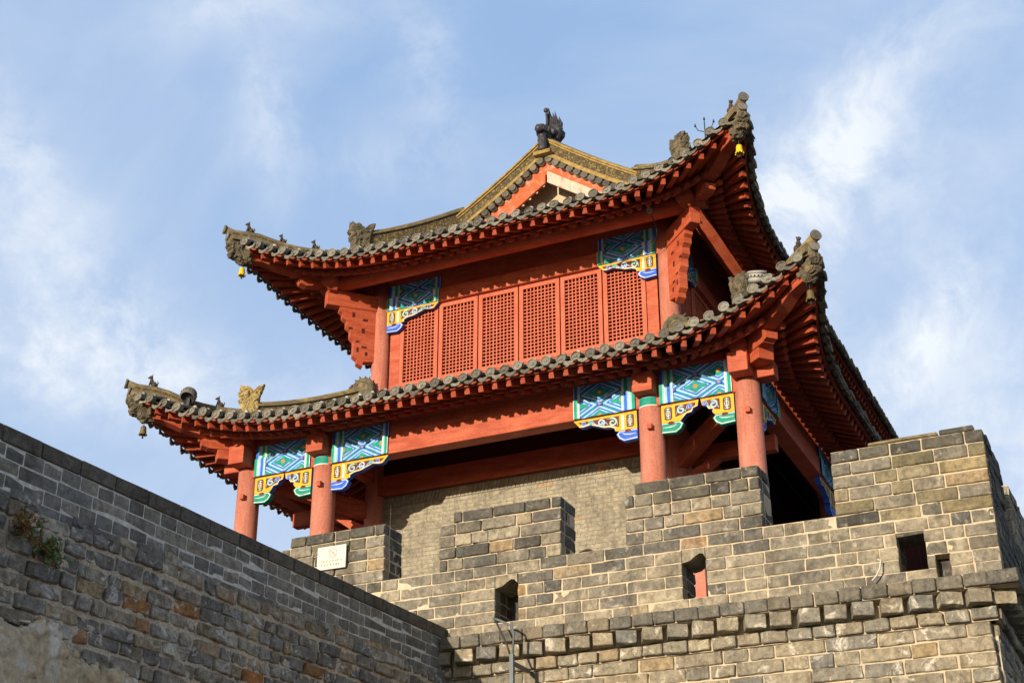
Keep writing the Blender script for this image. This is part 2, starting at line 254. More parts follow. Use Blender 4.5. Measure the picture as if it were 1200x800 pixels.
# ------------------------------------------------------------------ mesh helpers
class MB:
    def __init__(s): s.v = []; s.f = []; s.m = []; s.mats = []; s.smooth = []
    def mi(s, mat):
        if mat not in s.mats: s.mats.append(mat)
        return s.mats.index(mat)
    def add(s, vs, fs, mat, smooth=False):
        o = len(s.v); s.v.extend([tuple(p) for p in vs]); k = s.mi(mat)
        for f in fs: s.f.append(tuple(i + o for i in f)); s.m.append(k); s.smooth.append(smooth)
    def box(s, p0, p1, mat, fn=None):
        x0, y0, z0 = p0; x1, y1, z1 = p1
        vs = [(x0, y0, z0), (x1, y0, z0), (x1, y1, z0), (x0, y1, z0), (x0, y0, z1), (x1, y0, z1), (x1, y1, z1), (x0, y1, z1)]
        if fn: vs = [fn(*p) for p in vs]
        s.add(vs, [(0, 3, 2, 1), (4, 5, 6, 7), (0, 1, 5, 4), (1, 2, 6, 5), (2, 3, 7, 6), (3, 0, 4, 7)], mat)
    def beam(s, A, B, w, h, mat, up=(0, 0, 1), w2=None, h2=None):
        A = Vector(A); B = Vector(B); d = (B - A).normalized(); up = Vector(up)
        side = d.cross(up).normalized(); u = side.cross(d).normalized()
        w2 = w if w2 is None else w2; h2 = h if h2 is None else h2
        vs = []
        for P, ww, hh in ((A, w, h), (B, w2, h2)):
            for a, b in ((-1, -1), (1, -1), (1, 1), (-1, 1)): vs.append(P + side * a * ww / 2 + u * b * hh / 2)
        s.add(vs, [(3, 2, 1, 0), (4, 5, 6, 7), (0, 1, 5, 4), (1, 2, 6, 5), (2, 3, 7, 6), (3, 0, 4, 7)], mat)
    def tube(s, path, rad, mat, n=10, caps=True, smooth=True, sq=None):
        path = [Vector(p) for p in path]
        if not isinstance(rad, (list, tuple)): rad = [rad] * len(path)
        vs = []; up = Vector((0, 0, 1)); prev = None
        for i, p in enumerate(path):
            d = (path[min(i + 1, len(path) - 1)] - path[max(i - 1, 0)]).normalized()
            if prev is None:
                a = d.cross(up)
                if a.length < 1e-3: a = d.cross(Vector((1, 0, 0)))
                a.normalize()
            else:
                a = (prev - d * prev.dot(d)).normalized()
            prev = a; b = d.cross(a)
            for k in range(n):
                t = 2 * math.pi * k / n
                vs.append(p + (a * math.cos(t) + b * math.sin(t)) * rad[i])
        fs = []
        for i in range(len(path) - 1):
            for k in range(n): fs.append((i * n + k, i * n + (k + 1) % n, (i + 1) * n + (k + 1) % n, (i + 1) * n + k))
        s.add(vs, fs, mat, smooth)
        if caps:
            o = len(s.v) - len(vs); k_ = s.mi(mat)
            s.f.append(tuple(o + k for k in reversed(range(n)))); s.m.append(k_); s.smooth.append(False)
            s.f.append(tuple(o + (len(path) - 1) * n + k for k in range(n))); s.m.append(k_); s.smooth.append(False)
    def lathe(s, base, prof, mat, n=16, axis=(0, 0, 1)):
        base = Vector(base); ax = Vector(axis).normalized()
        a = ax.cross(Vector((0, 1, 0.01))).normalized(); b = ax.cross(a)
        vs = []
        for r, h in prof:
            for k in range(n):
                t = 2 * math.pi * k / n
                vs.append(base + ax * h + (a * math.cos(t) + b * math.sin(t)) * r)
        fs = [(i * n + k, i * n + (k + 1) % n, (i + 1) * n + (k + 1) % n, (i + 1) * n + k) for i in range(len(prof) - 1) for k in range(n)]
        s.add(vs, fs, mat, True)
    def sweep(s, path, w, z0, z1, mat, side=None, closed_ends=True):
        """rectangular section: width w horizontally across the path, from z0 to z1 above it"""
        path = [Vector(p) for p in path]; vs = []
        for i, p in enumerate(path):
            d = path[min(i + 1, len(path) - 1)] - path[max(i - 1, 0)]
            sd_ = Vector((d.y, -d.x, 0)).normalized() if side is None else Vector(side)
            for a, z in ((-.5, z0), (.5, z0), (.5, z1), (-.5, z1)): vs.append(p + sd_ * a * w + Vector((0, 0, z)))
        fs = [(i * 4 + k, i * 4 + (k + 1) % 4, (i + 1) * 4 + (k + 1) % 4, (i + 1) * 4 + k) for i in range(len(path) - 1) for k in range(4)]
        fs += [(3, 2, 1, 0), tuple((len(path) - 1) * 4 + k for k in range(4))]
        s.add(vs, fs, mat)
    def prism(s, poly, fr, n0, n1, mat, side=None, bulge=0.0):
        """poly [(a,z)], fr(a,z,n)->world"""
        N = len(poly)
        c = (sum(p[0] for p in poly) / N, sum(p[1] for p in poly) / N)
        if bulge:
            sc = 1 - bulge
            pl = [(c[0] + (a - c[0]) * sc, c[1] + (z - c[1]) * sc) for a, z in poly]
            e = (n1 - n0) * 0.25
            layers = [(pl, n0), (poly, n0 + e), (poly, n1 - e), (pl, n1)]
        else: layers = [(poly, n0), (poly, n1)]
        vs = [fr(a, z, n) for pp, n in layers for a, z in pp]
        s.add(vs, [tuple(reversed(range(N)))], mat)
        o = len(s.v) - len(vs); k = s.mi(mat); k2 = s.mi(side or mat)
        m = len(layers)
        s.f.append(tuple(o + (m - 1) * N + i for i in range(N))); s.m.append(k); s.smooth.append(False)
        for l in range(m - 1):
            for i in range(N):
                s.f.append((o + l * N + i, o + l * N + (i + 1) % N, o + (l + 1) * N + (i + 1) % N, o + (l + 1) * N + i)); s.m.append(k2); s.smooth.append(False)
    def blob(s, c, r, mat, nz=0.0, fq=6.0, rot=None, seg=10, rings=7):
        c = Vector(c); vs = []; M = rot or Matrix.Identity(3)
        for i in range(rings + 1):
            ph = math.pi * i / rings
            for k in range(seg):
                th = 2 * math.pi * k / seg
                d = Vector((math.sin(ph) * math.cos(th), math.sin(ph) * math.sin(th), math.cos(ph)))
                p = Vector((d.x * r[0], d.y * r[1], d.z * r[2]))
                w = c + M @ p
                if nz: w = w + (M @ d) * noise.noise(w * fq) * nz
                vs.append(w)
        fs = [(i * seg + k, i * seg + (k + 1) % seg, (i + 1) * seg + (k + 1) % seg, (i + 1) * seg + k) for i in range(rings) for k in range(seg)]
        s.add(vs, fs, mat, True)

WL = {}
def build(name, mb, parent=None, origin=None, bevel=0.0):
    if not mb.v: return None
    xs = [v[0] for v in mb.v]; ys = [v[1] for v in mb.v]; zs = [v[2] for v in mb.v]
    o = Vector(origin) if origin is not None else Vector(((min(xs) + max(xs)) / 2, (min(ys) + max(ys)) / 2, min(zs)))
    me = bpy.data.meshes.new(name)
    me.from_pydata([(v[0] - o.x, v[1] - o.y, v[2] - o.z) for v in mb.v], [], mb.f)
    for m in mb.mats: me.materials.append(MATS[m])
    me.polygons.foreach_set('material_index', mb.m); me.polygons.foreach_set('use_smooth', mb.smooth)
    me.update()
    ob = bpy.data.objects.new(name, me); COL.objects.link(ob)
    WL[ob.name] = o
    if parent is not None: ob.parent = parent; ob.location = o - WL[parent.name]
    else: ob.location = o
    if bevel:
        b = ob.modifiers.new('bevel', 'BEVEL'); b.width = bevel; b.segments = 2; b.limit_method = 'ANGLE'
    return ob
def empty(name, loc, label, cat, group=None):
    o = bpy.data.objects.new(name, None); COL.objects.link(o); o.location = loc; WL[o.name] = Vector(loc)
    o.empty_display_size = 0.3
    return tag(o, label, cat, group)
def tag(o, label, cat, group=None):
    o['label'] = label; o['category'] = cat
    if group: o['group'] = group
    return o
CARVE = {}
def carve(o, strength=0.035, size=0.05, lv=2):
    if size not in CARVE:
        tx = bpy.data.textures.new('carving', 'CLOUDS'); tx.noise_scale = size; tx.noise_depth = 3; tx.noise_type = 'HARD_NOISE'; CARVE[size] = tx
    m = o.modifiers.new('subdivide', 'SUBSURF'); m.subdivision_type = 'SIMPLE'; m.levels = lv; m.render_levels = lv
    d = o.modifiers.new('carve', 'DISPLACE'); d.texture = CARVE[size]; d.texture_coords = 'GLOBAL'; d.strength = strength; d.mid_level = 0.45
    return o
def copy_part(o, parent, shift):
    c = o.copy(); COL.objects.link(c); WL[c.name] = WL[o.name] + Vector(shift); c.parent = parent
    c.location = WL[c.name] - WL[parent.name]
    for ch in o.children:
        d = ch.copy(); COL.objects.link(d); d.parent = c; WL[d.name] = WL[ch.name] + Vector(shift); d.location = ch.location
    return c

# ------------------------------------------------------------------ brick masonry
rng = random.Random(11)
def one_brick(mb, fr, s0, s1, z0, z1, depth, rough, mat, nx=4, nz=3, proud=0.0, rad=0.012, full=False):
    """a brick in a wall frame fr(s,z,n) (n outward): worn front face, four sides"""
    j = rough; ee = min(rad * 0.9, (s1 - s0) * .3, (z1 - z0) * .3)
    off = proud + rng.uniform(-j, j) * 0.6
    til = rng.uniform(-j, j) * 0.6; til2 = rng.uniform(-j, j) * 0.5
    sd_ = rng.uniform(0, 100)
    vs = []; idx = {}
    cs = [(rng.uniform(-j, j) * 0.4, rng.uniform(-j, j) * 0.4) for _ in range(4)]
    for i in range(nx + 1):
        for k in range(nz + 1):
            u = i / nx; w = k / nz
            # grid lines bunched to the edge so the rounding is tight
            s = s0 + (s1 - s0) * u; z = z0 + (z1 - z0) * w
            if nx > 2: s = (s0, s0 + ee)[i] if i < 2 else ((s1 - ee, s1)[i - nx + 1] if i > nx - 2 else s0 + ee + (s1 - s0 - 2 * ee) * (i - 1) / (nx - 2))
            if nz > 2: z = (z0, z0 + ee)[k] if k < 2 else ((z1 - ee, z1)[k - nz + 1] if k > nz - 2 else z0 + ee + (z1 - z0 - 2 * ee) * (k - 1) / (nz - 2))
            n = off + til * (2 * u - 1) + til2 * (2 * w - 1)
            if i in (0, nx) or k in (0, nz): n -= rad * (1.0 if not (i in (0, nx) and k in (0, nz)) else 1.5)
            n += j * 0.9 * noise.noise(Vector((s * 9 + sd_, z * 11, sd_)))
            if i in (0, nx) or k in (0, nz):
                if nx > 2 and rng.random() < 0.14: n -= rng.uniform(.3, 1.3) * max(rad, j) * 1.3
            ds = (cs[0][0] * (1 - u) * (1 - w) + cs[1][0] * u * (1 - w) + cs[2][0] * u * w + cs[3][0] * (1 - u) * w)
            dz = (cs[0][1] * (1 - u) * (1 - w) + cs[1][1] * u * (1 - w) + cs[2][1] * u * w + cs[3][1] * (1 - u) * w)
            e1 = j * 0.35 * noise.noise(Vector((s * 14, z * 14, sd_ + 7))); e2 = j * 0.35 * noise.noise(Vector((s * 14, z * 14, sd_ + 19)))
            corner = 0.35 * rad if (i in (0, nx) and k in (0, nz)) else 0
            idx[i, k] = len(vs)
            vs.append(fr(s + ds + e1 + corner * (1 if i == 0 else -1), z + dz + e2 + corner * (1 if k == 0 else -1), n))
    fs = [(idx[i, k], idx[i + 1, k], idx[i + 1, k + 1], idx[i, k + 1]) for i in range(nx) for k in range(nz)]
    loop = [(i, 0) for i in range(nx)] + [(nx, k) for k in range(nz)] + [(i, nz) for i in range(nx, 0, -1)] + [(0, k) for k in range(nz, 0, -1)]
    b0 = len(vs)
    for (i, k) in loop:
        vs.append(fr(s0 + (s1 - s0) * i / nx, z0 + (z1 - z0) * k / nz, -depth))
    Lp = len(loop)
    for q in range(Lp):
        a = idx[loop[q]]; b = idx[loop[(q + 1) % Lp]]
        fs.append((a, b0 + q, b0 + (q + 1) % Lp, b))
    fs.append(tuple(b0 + q for q in range(Lp)))
    mb.add(vs, fs, mat, False)
def bricks(mb, fr, s0, s1, z0, ch, nc, Ls, depth, rough, mat, mortar, gap=0.014, holes=(), mdepth=0.4, mback=0.014, pat='mixed', skew=0.0, s0f=None, s1f=None, matf=None, nx=4, nz=3, rad=0.012, endin=0.012, proud=0.0, start=0):
    z = z0
    for c in range(nc):
        h = ch[c % len(ch)] if isinstance(ch, (list, tuple)) else ch
        za, zb = z, z + h
        a0 = s0f(c) if s0f else s0; a1 = s1f(c) if s1f else s1
        ivs = [(a0, a1)]
        for (ha, hb, hz0, hz1) in holes:
            if zb > hz0 + 0.03 and za < hz1 - 0.03:
                nv = []
                for (p, q) in ivs:
                    if hb <= p or ha >= q: nv.append((p, q)); continue
                    if ha > p: nv.append((p, ha))
                    if hb < q: nv.append((hb, q))
                ivs = nv
        for (p, q) in ivs:
            if mortar: mb.box((p + endin, za, -mdepth), (q - endin, zb, -mback), mortar, fn=lambda s, z_, n: fr(s, z_, n))
            s = p; first = True
            while s < q - 0.02:
                if pat == 'header': l = Ls * 0.5 * rng.uniform(0.9, 1.1)
                elif pat == 'stretch': l = Ls * rng.uniform(0.96, 1.04)
                else: l = Ls * (rng.choice((1, 1, 0.5, 0.52, 1.0, 0.75)) * rng.uniform(0.93, 1.07))
                if first and (c + start) % 2: l *= 0.5
                first = False
                if q - (s + l) < Ls * 0.28: l = q - s
                m = mat
                if matf: m = matf(s, za, c) or mat
                one_brick(mb, fr, s + gap / 2, s + l - gap / 2, za + gap / 2, zb - gap / 2, depth, rough, m, nx, nz, proud, rad)
                s += l
        z = zb
    return z

# ------------------------------------------------------------------ ground
g = MB(); g.add([(-600, -300, 0), (600, -300, 0), (600, 900, 0), (-600, 900, 0)], [(0, 1, 2, 3)], 'paving')
o = build('ground', g, origin=(0, 0, 0)); o['kind'] = 'structure'

# ------------------------------------------------------------------ city wall
YP = 16.0; XE = -1.68
WF = lambda s, z, n: (s, YP - n, z)
WR = lambda s, z, n: (XE + n, s, z)
LEDGE = 6.31; CH = 0.1475; MCH = 0.156
SILL = LEDGE + 6 * CH                                           # 7.195
wall = empty('city_wall', (-9, 16, 0), 'tan brick city wall with crenellated parapet and loopholes below the red tower', 'wall')
# lower wall
def yb(z): return YP + 0.07 - 0.10 * (5.85 - z) / 2.0
mb = MB()
fb = lambda s, z, n: (s, yb(z) - n, z)
bricks(mb, fb, -9.4, -1.86, 3.40, 0.163, 15, 0.56, 0.14, 0.020, 'base_brick', 'mortar', gap=0.020, mdepth=0.5, mback=0.034, rad=0.010, nx=9, nz=4,
       s1f=lambda c: -1.80 - 0.04 * c * 0.163)
fs_ = lambda s, z, n: (-1.84 + n, s, z)
bricks(mb, fs_, 16.20, 24.0, 3.40, 0.163, 15, 0.40, 0.14, 0.022, 'base_brick', 'mortar', gap=0.020, mdepth=0.5, mback=0.014, rad=0.018)
mb.box((-34, 16.6, 0), (-2.4, 46, 5.85), 'mortar')
mb.box((-34, 16.22, 0), (-1.98, 46, 3.39), 'mortar')
mb.box((-34, 16.22, 3.392), (-9.4, 16.598, 5.848), 'mortar')
build('brick_facing', mb, wall)
# header course, dogtooth course, ledge
mb = MB()
bricks(mb, lambda s, z, n: (s, YP + 0.00 - n, z), -9.4, -1.80, 5.838, 0.150, 1, 0.57, 0.18, 0.020, 'base_brick', 'mortar', gap=0.022, pat='header', mdepth=0.5, mback=0.07, rad=0.012, nx=5, nz=4)
bricks(mb, lambda s, z, n: (-1.78 + n, s, z), 16.1, 24, 5.838, 0.150, 1, 0.57, 0.18, 0.020, 'base_brick', 'mortar', gap=0.022, pat='header', mdepth=0.5, mback=0.07, rad=0.012, nx=5, nz=4)
build('header_course', mb, wall)
mb = MB()
mb.box((-9.4, YP + 0.06, 5.99), (-1.80, YP + 0.6, 6.155), 'mortar')
mb.box((-2.3, YP + 0.6, 5.991), (-1.82, 24, 6.154), 'mortar')
pitch = 0.305
def tooth(mb, fr, s, z0, z1, ang):
    ca, sa = math.cos(ang), math.sin(ang); hw = 0.118
    # square brick end turned so that a corner points outward
    def f2(a, z, n):
        a -= 0; x = a * ca - (n) * sa; y = a * sa + (n) * ca
        return fr(s + x, z, y - 0.005)
    one_brick(mb, lambda a, z, n: f2(a, z, n + 0.135), -hw, hw, z0, z1, 0.24, 0.016, 'base_brick', 5, 4, 0, 0.009)
s = -9.3
while s < -1.75:
    tooth(mb, lambda a, z, n: (a, YP - 0.01 - n, z), s, 5.995 + rng.uniform(-.008, .008), 6.147, R(-20 + rng.uniform(-5, 5))); s += pitch * rng.uniform(.96, 1.04)
s = 16.15
while s < 23.9:
    tooth(mb, lambda a, z, n: (-1.76 + n, a, z), s, 5.995, 6.147, R(-20 + rng.uniform(-6, 6))); s += pitch
build('dogtooth_course', mb, wall)
mb = MB()
bricks(mb, lambda s, z, n: (s, YP - 0.175 - n, z), -9.4, XE + 0.16, 6.155, 0.155, 1, 0.54, 0.5, 0.014, 'ledge_brick', 'mortar', gap=0.010, pat='header', mdepth=0.5, mback=0.05, rad=0.010, nx=5, nz=4)
bricks(mb, lambda s, z, n: (XE + 0.16 + n, s, z), 16.4, 24, 6.155, 0.155, 1, 0.54, 0.5, 0.014, 'ledge_brick', 'mortar', gap=0.010, pat='header', mdepth=0.5, mback=0.05, rad=0.010, nx=5, nz=4)
build('ledge_course', mb, wall)
# parapet wall below the crenels, with loopholes
HOLES = [(-7.66, -7.36, 6.45, 7.03), (-5.24, -4.96, 6.45, 7.03), (-2.75, -2.46, 6.45, 6.91), (-2.36, -2.22, 6.40, 6.50)]
mb = MB()
def pm(s, z, c):
    if s > -3.1 and z > 6.9 and rng.random() < 0.5: return 'mossy_brick'
    if c == 5 and rng.random() < 0.5: return 'cap_and_shade_brick' if rng.random() < .45 else 'ledge_brick'
bricks(mb, WF, -13.6, XE, LEDGE, CH, 6, 0.47, 0.16, 0.012, 'parapet_brick', 'mortar', holes=HOLES, mdepth=0.45, mback=0.012, matf=pm, nx=9, nz=4, rad=.008)
bricks(mb, WR, 16.17, 24, LEDGE, CH, 6, 0.40, 0.16, 0.014, 'parapet_brick', 'mortar', mdepth=0.45, mback=0.016, matf=lambda s, z, c: 'cap_and_shade_brick')  # side face: its shade is put into the brick colour
for hi, (ha, hb, h0, h1) in enumerate(HOLES[:3]):
    bricks(mb, lambda s, z, n: (ha - 0.004 + n, s, z), YP + .17, YP + .5, LEDGE + CH, CH, 3 if hi else 3, 0.36, 0.1, 0.008, 'cap_and_shade_brick', None, start=hi)  # jamb bricks coloured dark to carry the shade inside the opening
    mb.box((hb + .004, YP + .17, LEDGE + CH), (hb + .05, YP + .5, LEDGE + 4 * CH), 'cap_and_shade_brick')
    if hi < 2:
        zb = LEDGE + 4 * CH; zt_ = zb + CH - .005
        mb.prism([(ha + .002, zt_), (ha + .002, zb - .01), (ha + .09, zb + .005), (ha + .17, zb + .06), (ha + .22, zb + .085), (ha + .26, zb + .075), (hb - .002, zb + .03), (hb - .002, zt_)], lambda a, z, n: (a, YP - n, z), -.45, -.004, 'parapet_brick')
        continue
    one_brick(mb, WF, ha - .05, hb + .03, LEDGE + 4 * CH - .03, LEDGE + 4 * CH + .006, 0.46, 0.025, 'ledge_brick', 6, 3, -.02, .012)
mb.box((-7.75, YP + .46, LEDGE), (-7.25, YP + .52, 7.1), 'cap_and_shade_brick'); mb.box((-2.42, YP + .2, LEDGE), (-2.15, YP + .25, 6.6), 'cap_and_shade_brick')  # dark plates added behind two holes to make them read black
build('parapet', mb, wall)
# merlons
def merlon(x0, x1, idx, moss=False):
    mb = MB()
    def mf(s, z, c):
        if c == 4: return 'cap_and_shade_brick'
        if c == 3 and rng.random() < 0.35: return 'cap_and_shade_brick'
        if moss and rng.random() < (0.35 + 0.5 * (s - x0) / (x1 - x0)): return 'mossy_brick'
        if rng.random() < 0.10: return 'cap_and_shade_brick'
    st = rng.uniform(.1, .2)
    bricks(mb, WF, x0, x1, SILL, [MCH] * 4 + [0.145], 5, 0.47, 0.14, 0.012, 'parapet_brick', 'mortar', gap=0.017, mdepth=0.45, mback=0.028, matf=mf, start=idx, nx=9, nz=4, rad=.008,
           s0f=lambda c: x0 + (st if c == 4 else rng.uniform(-.01, .01)), s1f=lambda c: x1 + rng.uniform(-.008, .008))
    fr = lambda s, z, n: (x1 - 0.005 + n, s, z)
    bricks(mb, fr, YP + 0.16, YP + 0.50, SILL, [MCH] * 4 + [0.145], 5, 0.36, 0.14, 0.014, 'cap_and_shade_brick', 'mortar', mdepth=0.2, mback=0.014, start=idx + 1, endin=0.02)  # side turned from the sun, its shade put into the brick colour
    # weathered mortar bed and top slabs
    zt = SILL + 4 * MCH + 0.145
    mb.box((x0 + st + .03, YP + 0.05, zt - 0.02), (x1 - .04, YP + 0.46, zt + 0.012), 'cap_and_shade_brick')
    mb.box((x0 + 0.01, YP + .44, SILL + .003), (x1 - .16, YP + .50, zt - .16), 'parapet_brick')
    build('merlon', mb, wall)
merlon(-13.55, -12.0 + .3, 1)
merlon(-10.82, -9.25, 0)
merlon(-8.45, -6.77, 1)
merlon(-5.93, -4.24, 0)
mb = MB()
mossf = lambda s, z, c: ('cap_and_shade_brick' if c == 4 and rng.random() < .6 else ('mossy_brick' if rng.random() < 0.25 + 0.55 * max(0, (s + 3.4) / 1.7) else None))
bricks(mb, WF, -3.40, XE, SILL, [MCH] * 4 + [0.150], 5, 0.47, 0.14, 0.012, 'parapet_brick', 'mortar', gap=0.017, mdepth=0.45, mback=0.028, matf=mossf, nx=9, nz=4, rad=.008)
one_brick(mb, WF, -2.15, -1.78, SILL + 4 * MCH + .152, SILL + 4 * MCH + .215, 0.4, 0.01, 'cap_and_shade_brick')
one_brick(mb, WF, -2.95, -2.17, SILL + 4 * MCH + .152, SILL + 4 * MCH + .195, 0.4, 0.01, 'mossy_brick')
bricks(mb, WR, 16.17, 17.15, SILL, [MCH] * 4 + [0.150], 5, 0.40, 0.14, 0.018, 'cap_and_shade_brick', 'mortar', mdepth=0.4, mback=0.016)  # right face of the corner merlon, shade put into its brick colour
build('merlon', mb, wall)
for (a, b_) in ((17.95, 19.6), (20.4, 22.0), (22.8, 24.0)):
    mb = MB()
    bricks(mb, WR, a, b_, SILL, [MCH] * 4 + [0.150], 5, 0.40, 0.14, 0.016, 'parapet_brick', 'mortar', mdepth=0.3, mback=0.014)
    bricks(mb, lambda s, z, n: (s, a - n, z), XE - .5, XE - .02, SILL, [MCH] * 4 + [0.150], 5, 0.40, 0.14, 0.012, 'parapet_brick', 'mortar', mdepth=0.3, mback=0.014)
    build('merlon', mb, wall)
# terrace floor on top of the wall
mb = MB(); mb.box((-34, 16.45, 5.852), (-2.1, 46, 6.10), 'paving'); build('terrace_floor', mb, wall)

# ------------------------------------------------------------------ shaded side wall
P0 = Vector((-8.34, 16.0)); ang = R(3.3)
dd = Vector((-math.sin(ang), -math.cos(ang))); nn = Vector((dd.y * -1, dd.x)); 
if nn.x < 0: nn = -nn
def SF(s, z, n): p = P0 + dd * s + nn * n; return (p.x, p.y, z)
side = empty('side_wall', (-8.7, 10, 0), 'dark shaded side wall of grey bricks, rough below and smooth above, running in from the left', 'wall')
mb = MB()
zz = 5.80
for c in range(4):
    bricks(mb, SF, -0.02, 22.0, zz, 0.132, 1, 0.44, 0.12, 0.003, 'smooth_brick', 'grey_mortar', gap=0.011, pat='header' if c % 2 else 'stretch', mdepth=0.5, mback=0.006, rad=0.005, nx=3, nz=2, start=c)
    zz += 0.132
build('smooth_courses', mb, side)
mb = MB()
bricks(mb, SF, -0.02, 22.0, zz, 0.152, 1, 0.46, 0.5, 0.006, 'smooth_cap_brick', 'grey_mortar', gap=0.010, pat='stretch', mdepth=0.5, mback=0.01, rad=0.008, proud=0.012)
build('cap_course', mb, side)
mb = MB()
for c in range(17):
    z = 3.55 + c * 0.144
    def rf(s, z_, n): return SF(s, z_ + 0.035 * noise.noise(Vector((s * .6, c * .7, 3))), n + 0.05 + 0.05 * noise.noise(Vector((s * .8, z_ * 1.5, 9))) + (-0.06 if c >= 16 else 0))
    if c == 16:
        # ragged top course
        s = 0.0
        while s < 21:
            l = rng.uniform(.2, .42)
            if rng.random() < 0.72: one_brick(mb, rf, s + .01, s + l - .01, z, z + rng.uniform(.07, .12), 0.1, 0.03, 'rough_brick', 5, 3, 0.03, 0.02)
            s += l
    else:
        bricks(mb, rf, -0.02, 18, z, 0.144, 1, 0.37, 0.12, 0.028, 'rough_brick', None, gap=0.022, rad=0.013, start=c, nx=7, nz=5)
# lumpy mortar bed
nu, nv = 340, 52
vs = []; fs2 = []
for i in range(nu + 1):
    for k in range(nv + 1):
        s = 18.0 * i / nu; z = 3.5 + 2.42 * k / nv
        n = 0.026 + 0.05 * noise.noise(Vector((s * .8, z * 1.5, 9))) + 0.026 * noise.noise(Vector((s * 13, z * 13, 2))) + 0.02 * noise.noise(Vector((s * 31, z * 31, 2)))
        if z > 5.86: n -= 0.10
        vs.append(SF(s, z, n))
for i in range(nu):
    for k in range(nv): a = i * (nv + 1) + k; fs2.append((a, a + nv + 1, a + nv + 2, a + 1))
mb.add(vs, fs2, 'rubble_mortar', True)
mb.box((-0.0, 0, -1.4), (22, 5.79, -0.08), 'rubble_mortar', fn=lambda s, z, n: SF(s, z, n))
mb.box((-0.0, 5.792, -1.4), (22, 6.47, -0.5), 'grey_mortar', fn=lambda s, z, n: SF(s, z, n))
build('rough_courses', mb, side)
# plaster patch
mb = MB(); vs = []; fs2 = []; nu, nv = 220, 110; ok = {}
for i in range(nu + 1):
    for k in range(nv + 1):
        s = 4.6 + 4.9 * i / nu; z = 3.3 + 1.9 * k / nv
        # patch edge drawn in wall coordinates
        e = ((s - 7.2) / 2.1) ** 2 + ((z - 4.10) / 0.80) ** 2 + 0.18 * noise.noise(Vector((s * 22, z * 22, 5))) + 0.45 * noise.noise(Vector((s * 2.2, z * 2.2, 5))) + 0.12 * noise.noise(Vector((s * 8, z * 8, 5)))
        ok[i, k] = e < 1.0
        n = 0.10 + 0.05 * noise.noise(Vector((s * .8, z * 1.5, 9))) + 0.02 * noise.noise(Vector((s * 3, z * 3, 1))) + 0.010 * noise.noise(Vector((s * 14, z * 14, 1))) + 0.02 * (noise.noise(Vector((s * 5, z * 5, 8))) > 0.05) - (0.05 * max(0, (e - .8) / .2))
        vs.append(SF(s, z, n))
for i in range(nu):
    for k in range(nv):
        if ok[i, k] and ok[i + 1, k] and ok[i, k + 1] and ok[i + 1, k + 1]:
            a = i * (nv + 1) + k; fs2.append((a, a + nv + 1, a + nv + 2, a + 1))
mb.add(vs, fs2, 'plaster', True)
pp = build('plaster_patch', mb, side)
sm = pp.modifiers.new('thick', 'SOLIDIFY'); sm.thickness = 0.07; sm.offset = 0

# ------------------------------------------------------------------ gate tower
XC, YC = -9.84, 28.3
tower = empty('gate_tower', (XC, YC, 6.10), 'two storey red timber gate tower with curled grey tile roofs standing on the city wall', 'tower')
def T(k):
    """frame for side k: local (a along, b outward, z) -> world. 0 front, 1 right, 2 back, 3 left"""
    c, s = [(1, 0), (0, 1), (-1, 0), (0, -1)][k]
    def f(a, b, z):
        x, y = a, -b
        return (XC + x * c - y * s, YC + x * s + y * c, z)
    return f
COLX, COLY = 4.46, 8.3            # lower colonnade half sizes
UX, UY = 2.82, 6.8                # hall / upper storey half sizes

# ---- roof shape
class Roof: pass
def mk(Ex, Ey, Dx, Dy, z0, H, lz, lc, lp, ext):
    r = Roof(); r.Ex, r.Ey, r.Dx, r.Dy, r.z0, r.H, r.lz, r.lc, r.lp, r.ext = Ex, Ey, Dx, Dy, z0, H, lz, lc, lp, ext
    return r
LOW = mk(5.58, 9.45, 2.66, 2.55, 11.27, 1.20, 0.70, 3.2, 2.6, 0.42)
UPP = mk(4.50, 8.50, 2.60, 3.00, 14.64, 1.85, 0.66, 3.0, 2.7, 0.40)
def sideAB(r, k): return (r.Ex, r.Ey, r.Dx, r.Dy) if k % 2 == 0 else (r.Ey, r.Ex, r.Dy, r.Dx)
def lift(r, c): return r.lz * (max(0, r.lc - max(c, 0)) / r.lc) ** r.lp + (.25 * -c if c < 0 else 0)
def extf(r, c): return r.ext * (max(0, r.lc - max(c, 0)) / r.lc) ** r.lp
def prof(r, t):
    if t > 1: return r.H * 1.0 + (t - 1) * r.H * 0.98
    return r.H * (0.62 * t + 0.38 * t * t) if t > 0 else r.H * 0.62 * t
def zs_(r, k, a, b):
    A, B, DA, DB = sideAB(r, k); t = (B - b) / DB; c = A - abs(a)
    return r.z0 + prof(r, t) + lift(r, c) * max(0, 1 - max(t, 0))
def be(r, k, a):
    A, B, DA, DB = sideAB(r, k); return B + extf(r, A - abs(a))
def bhip(r, k, a):
    A, B, DA, DB = sideAB(r, k); return B - DB * (A - abs(a)) / DA
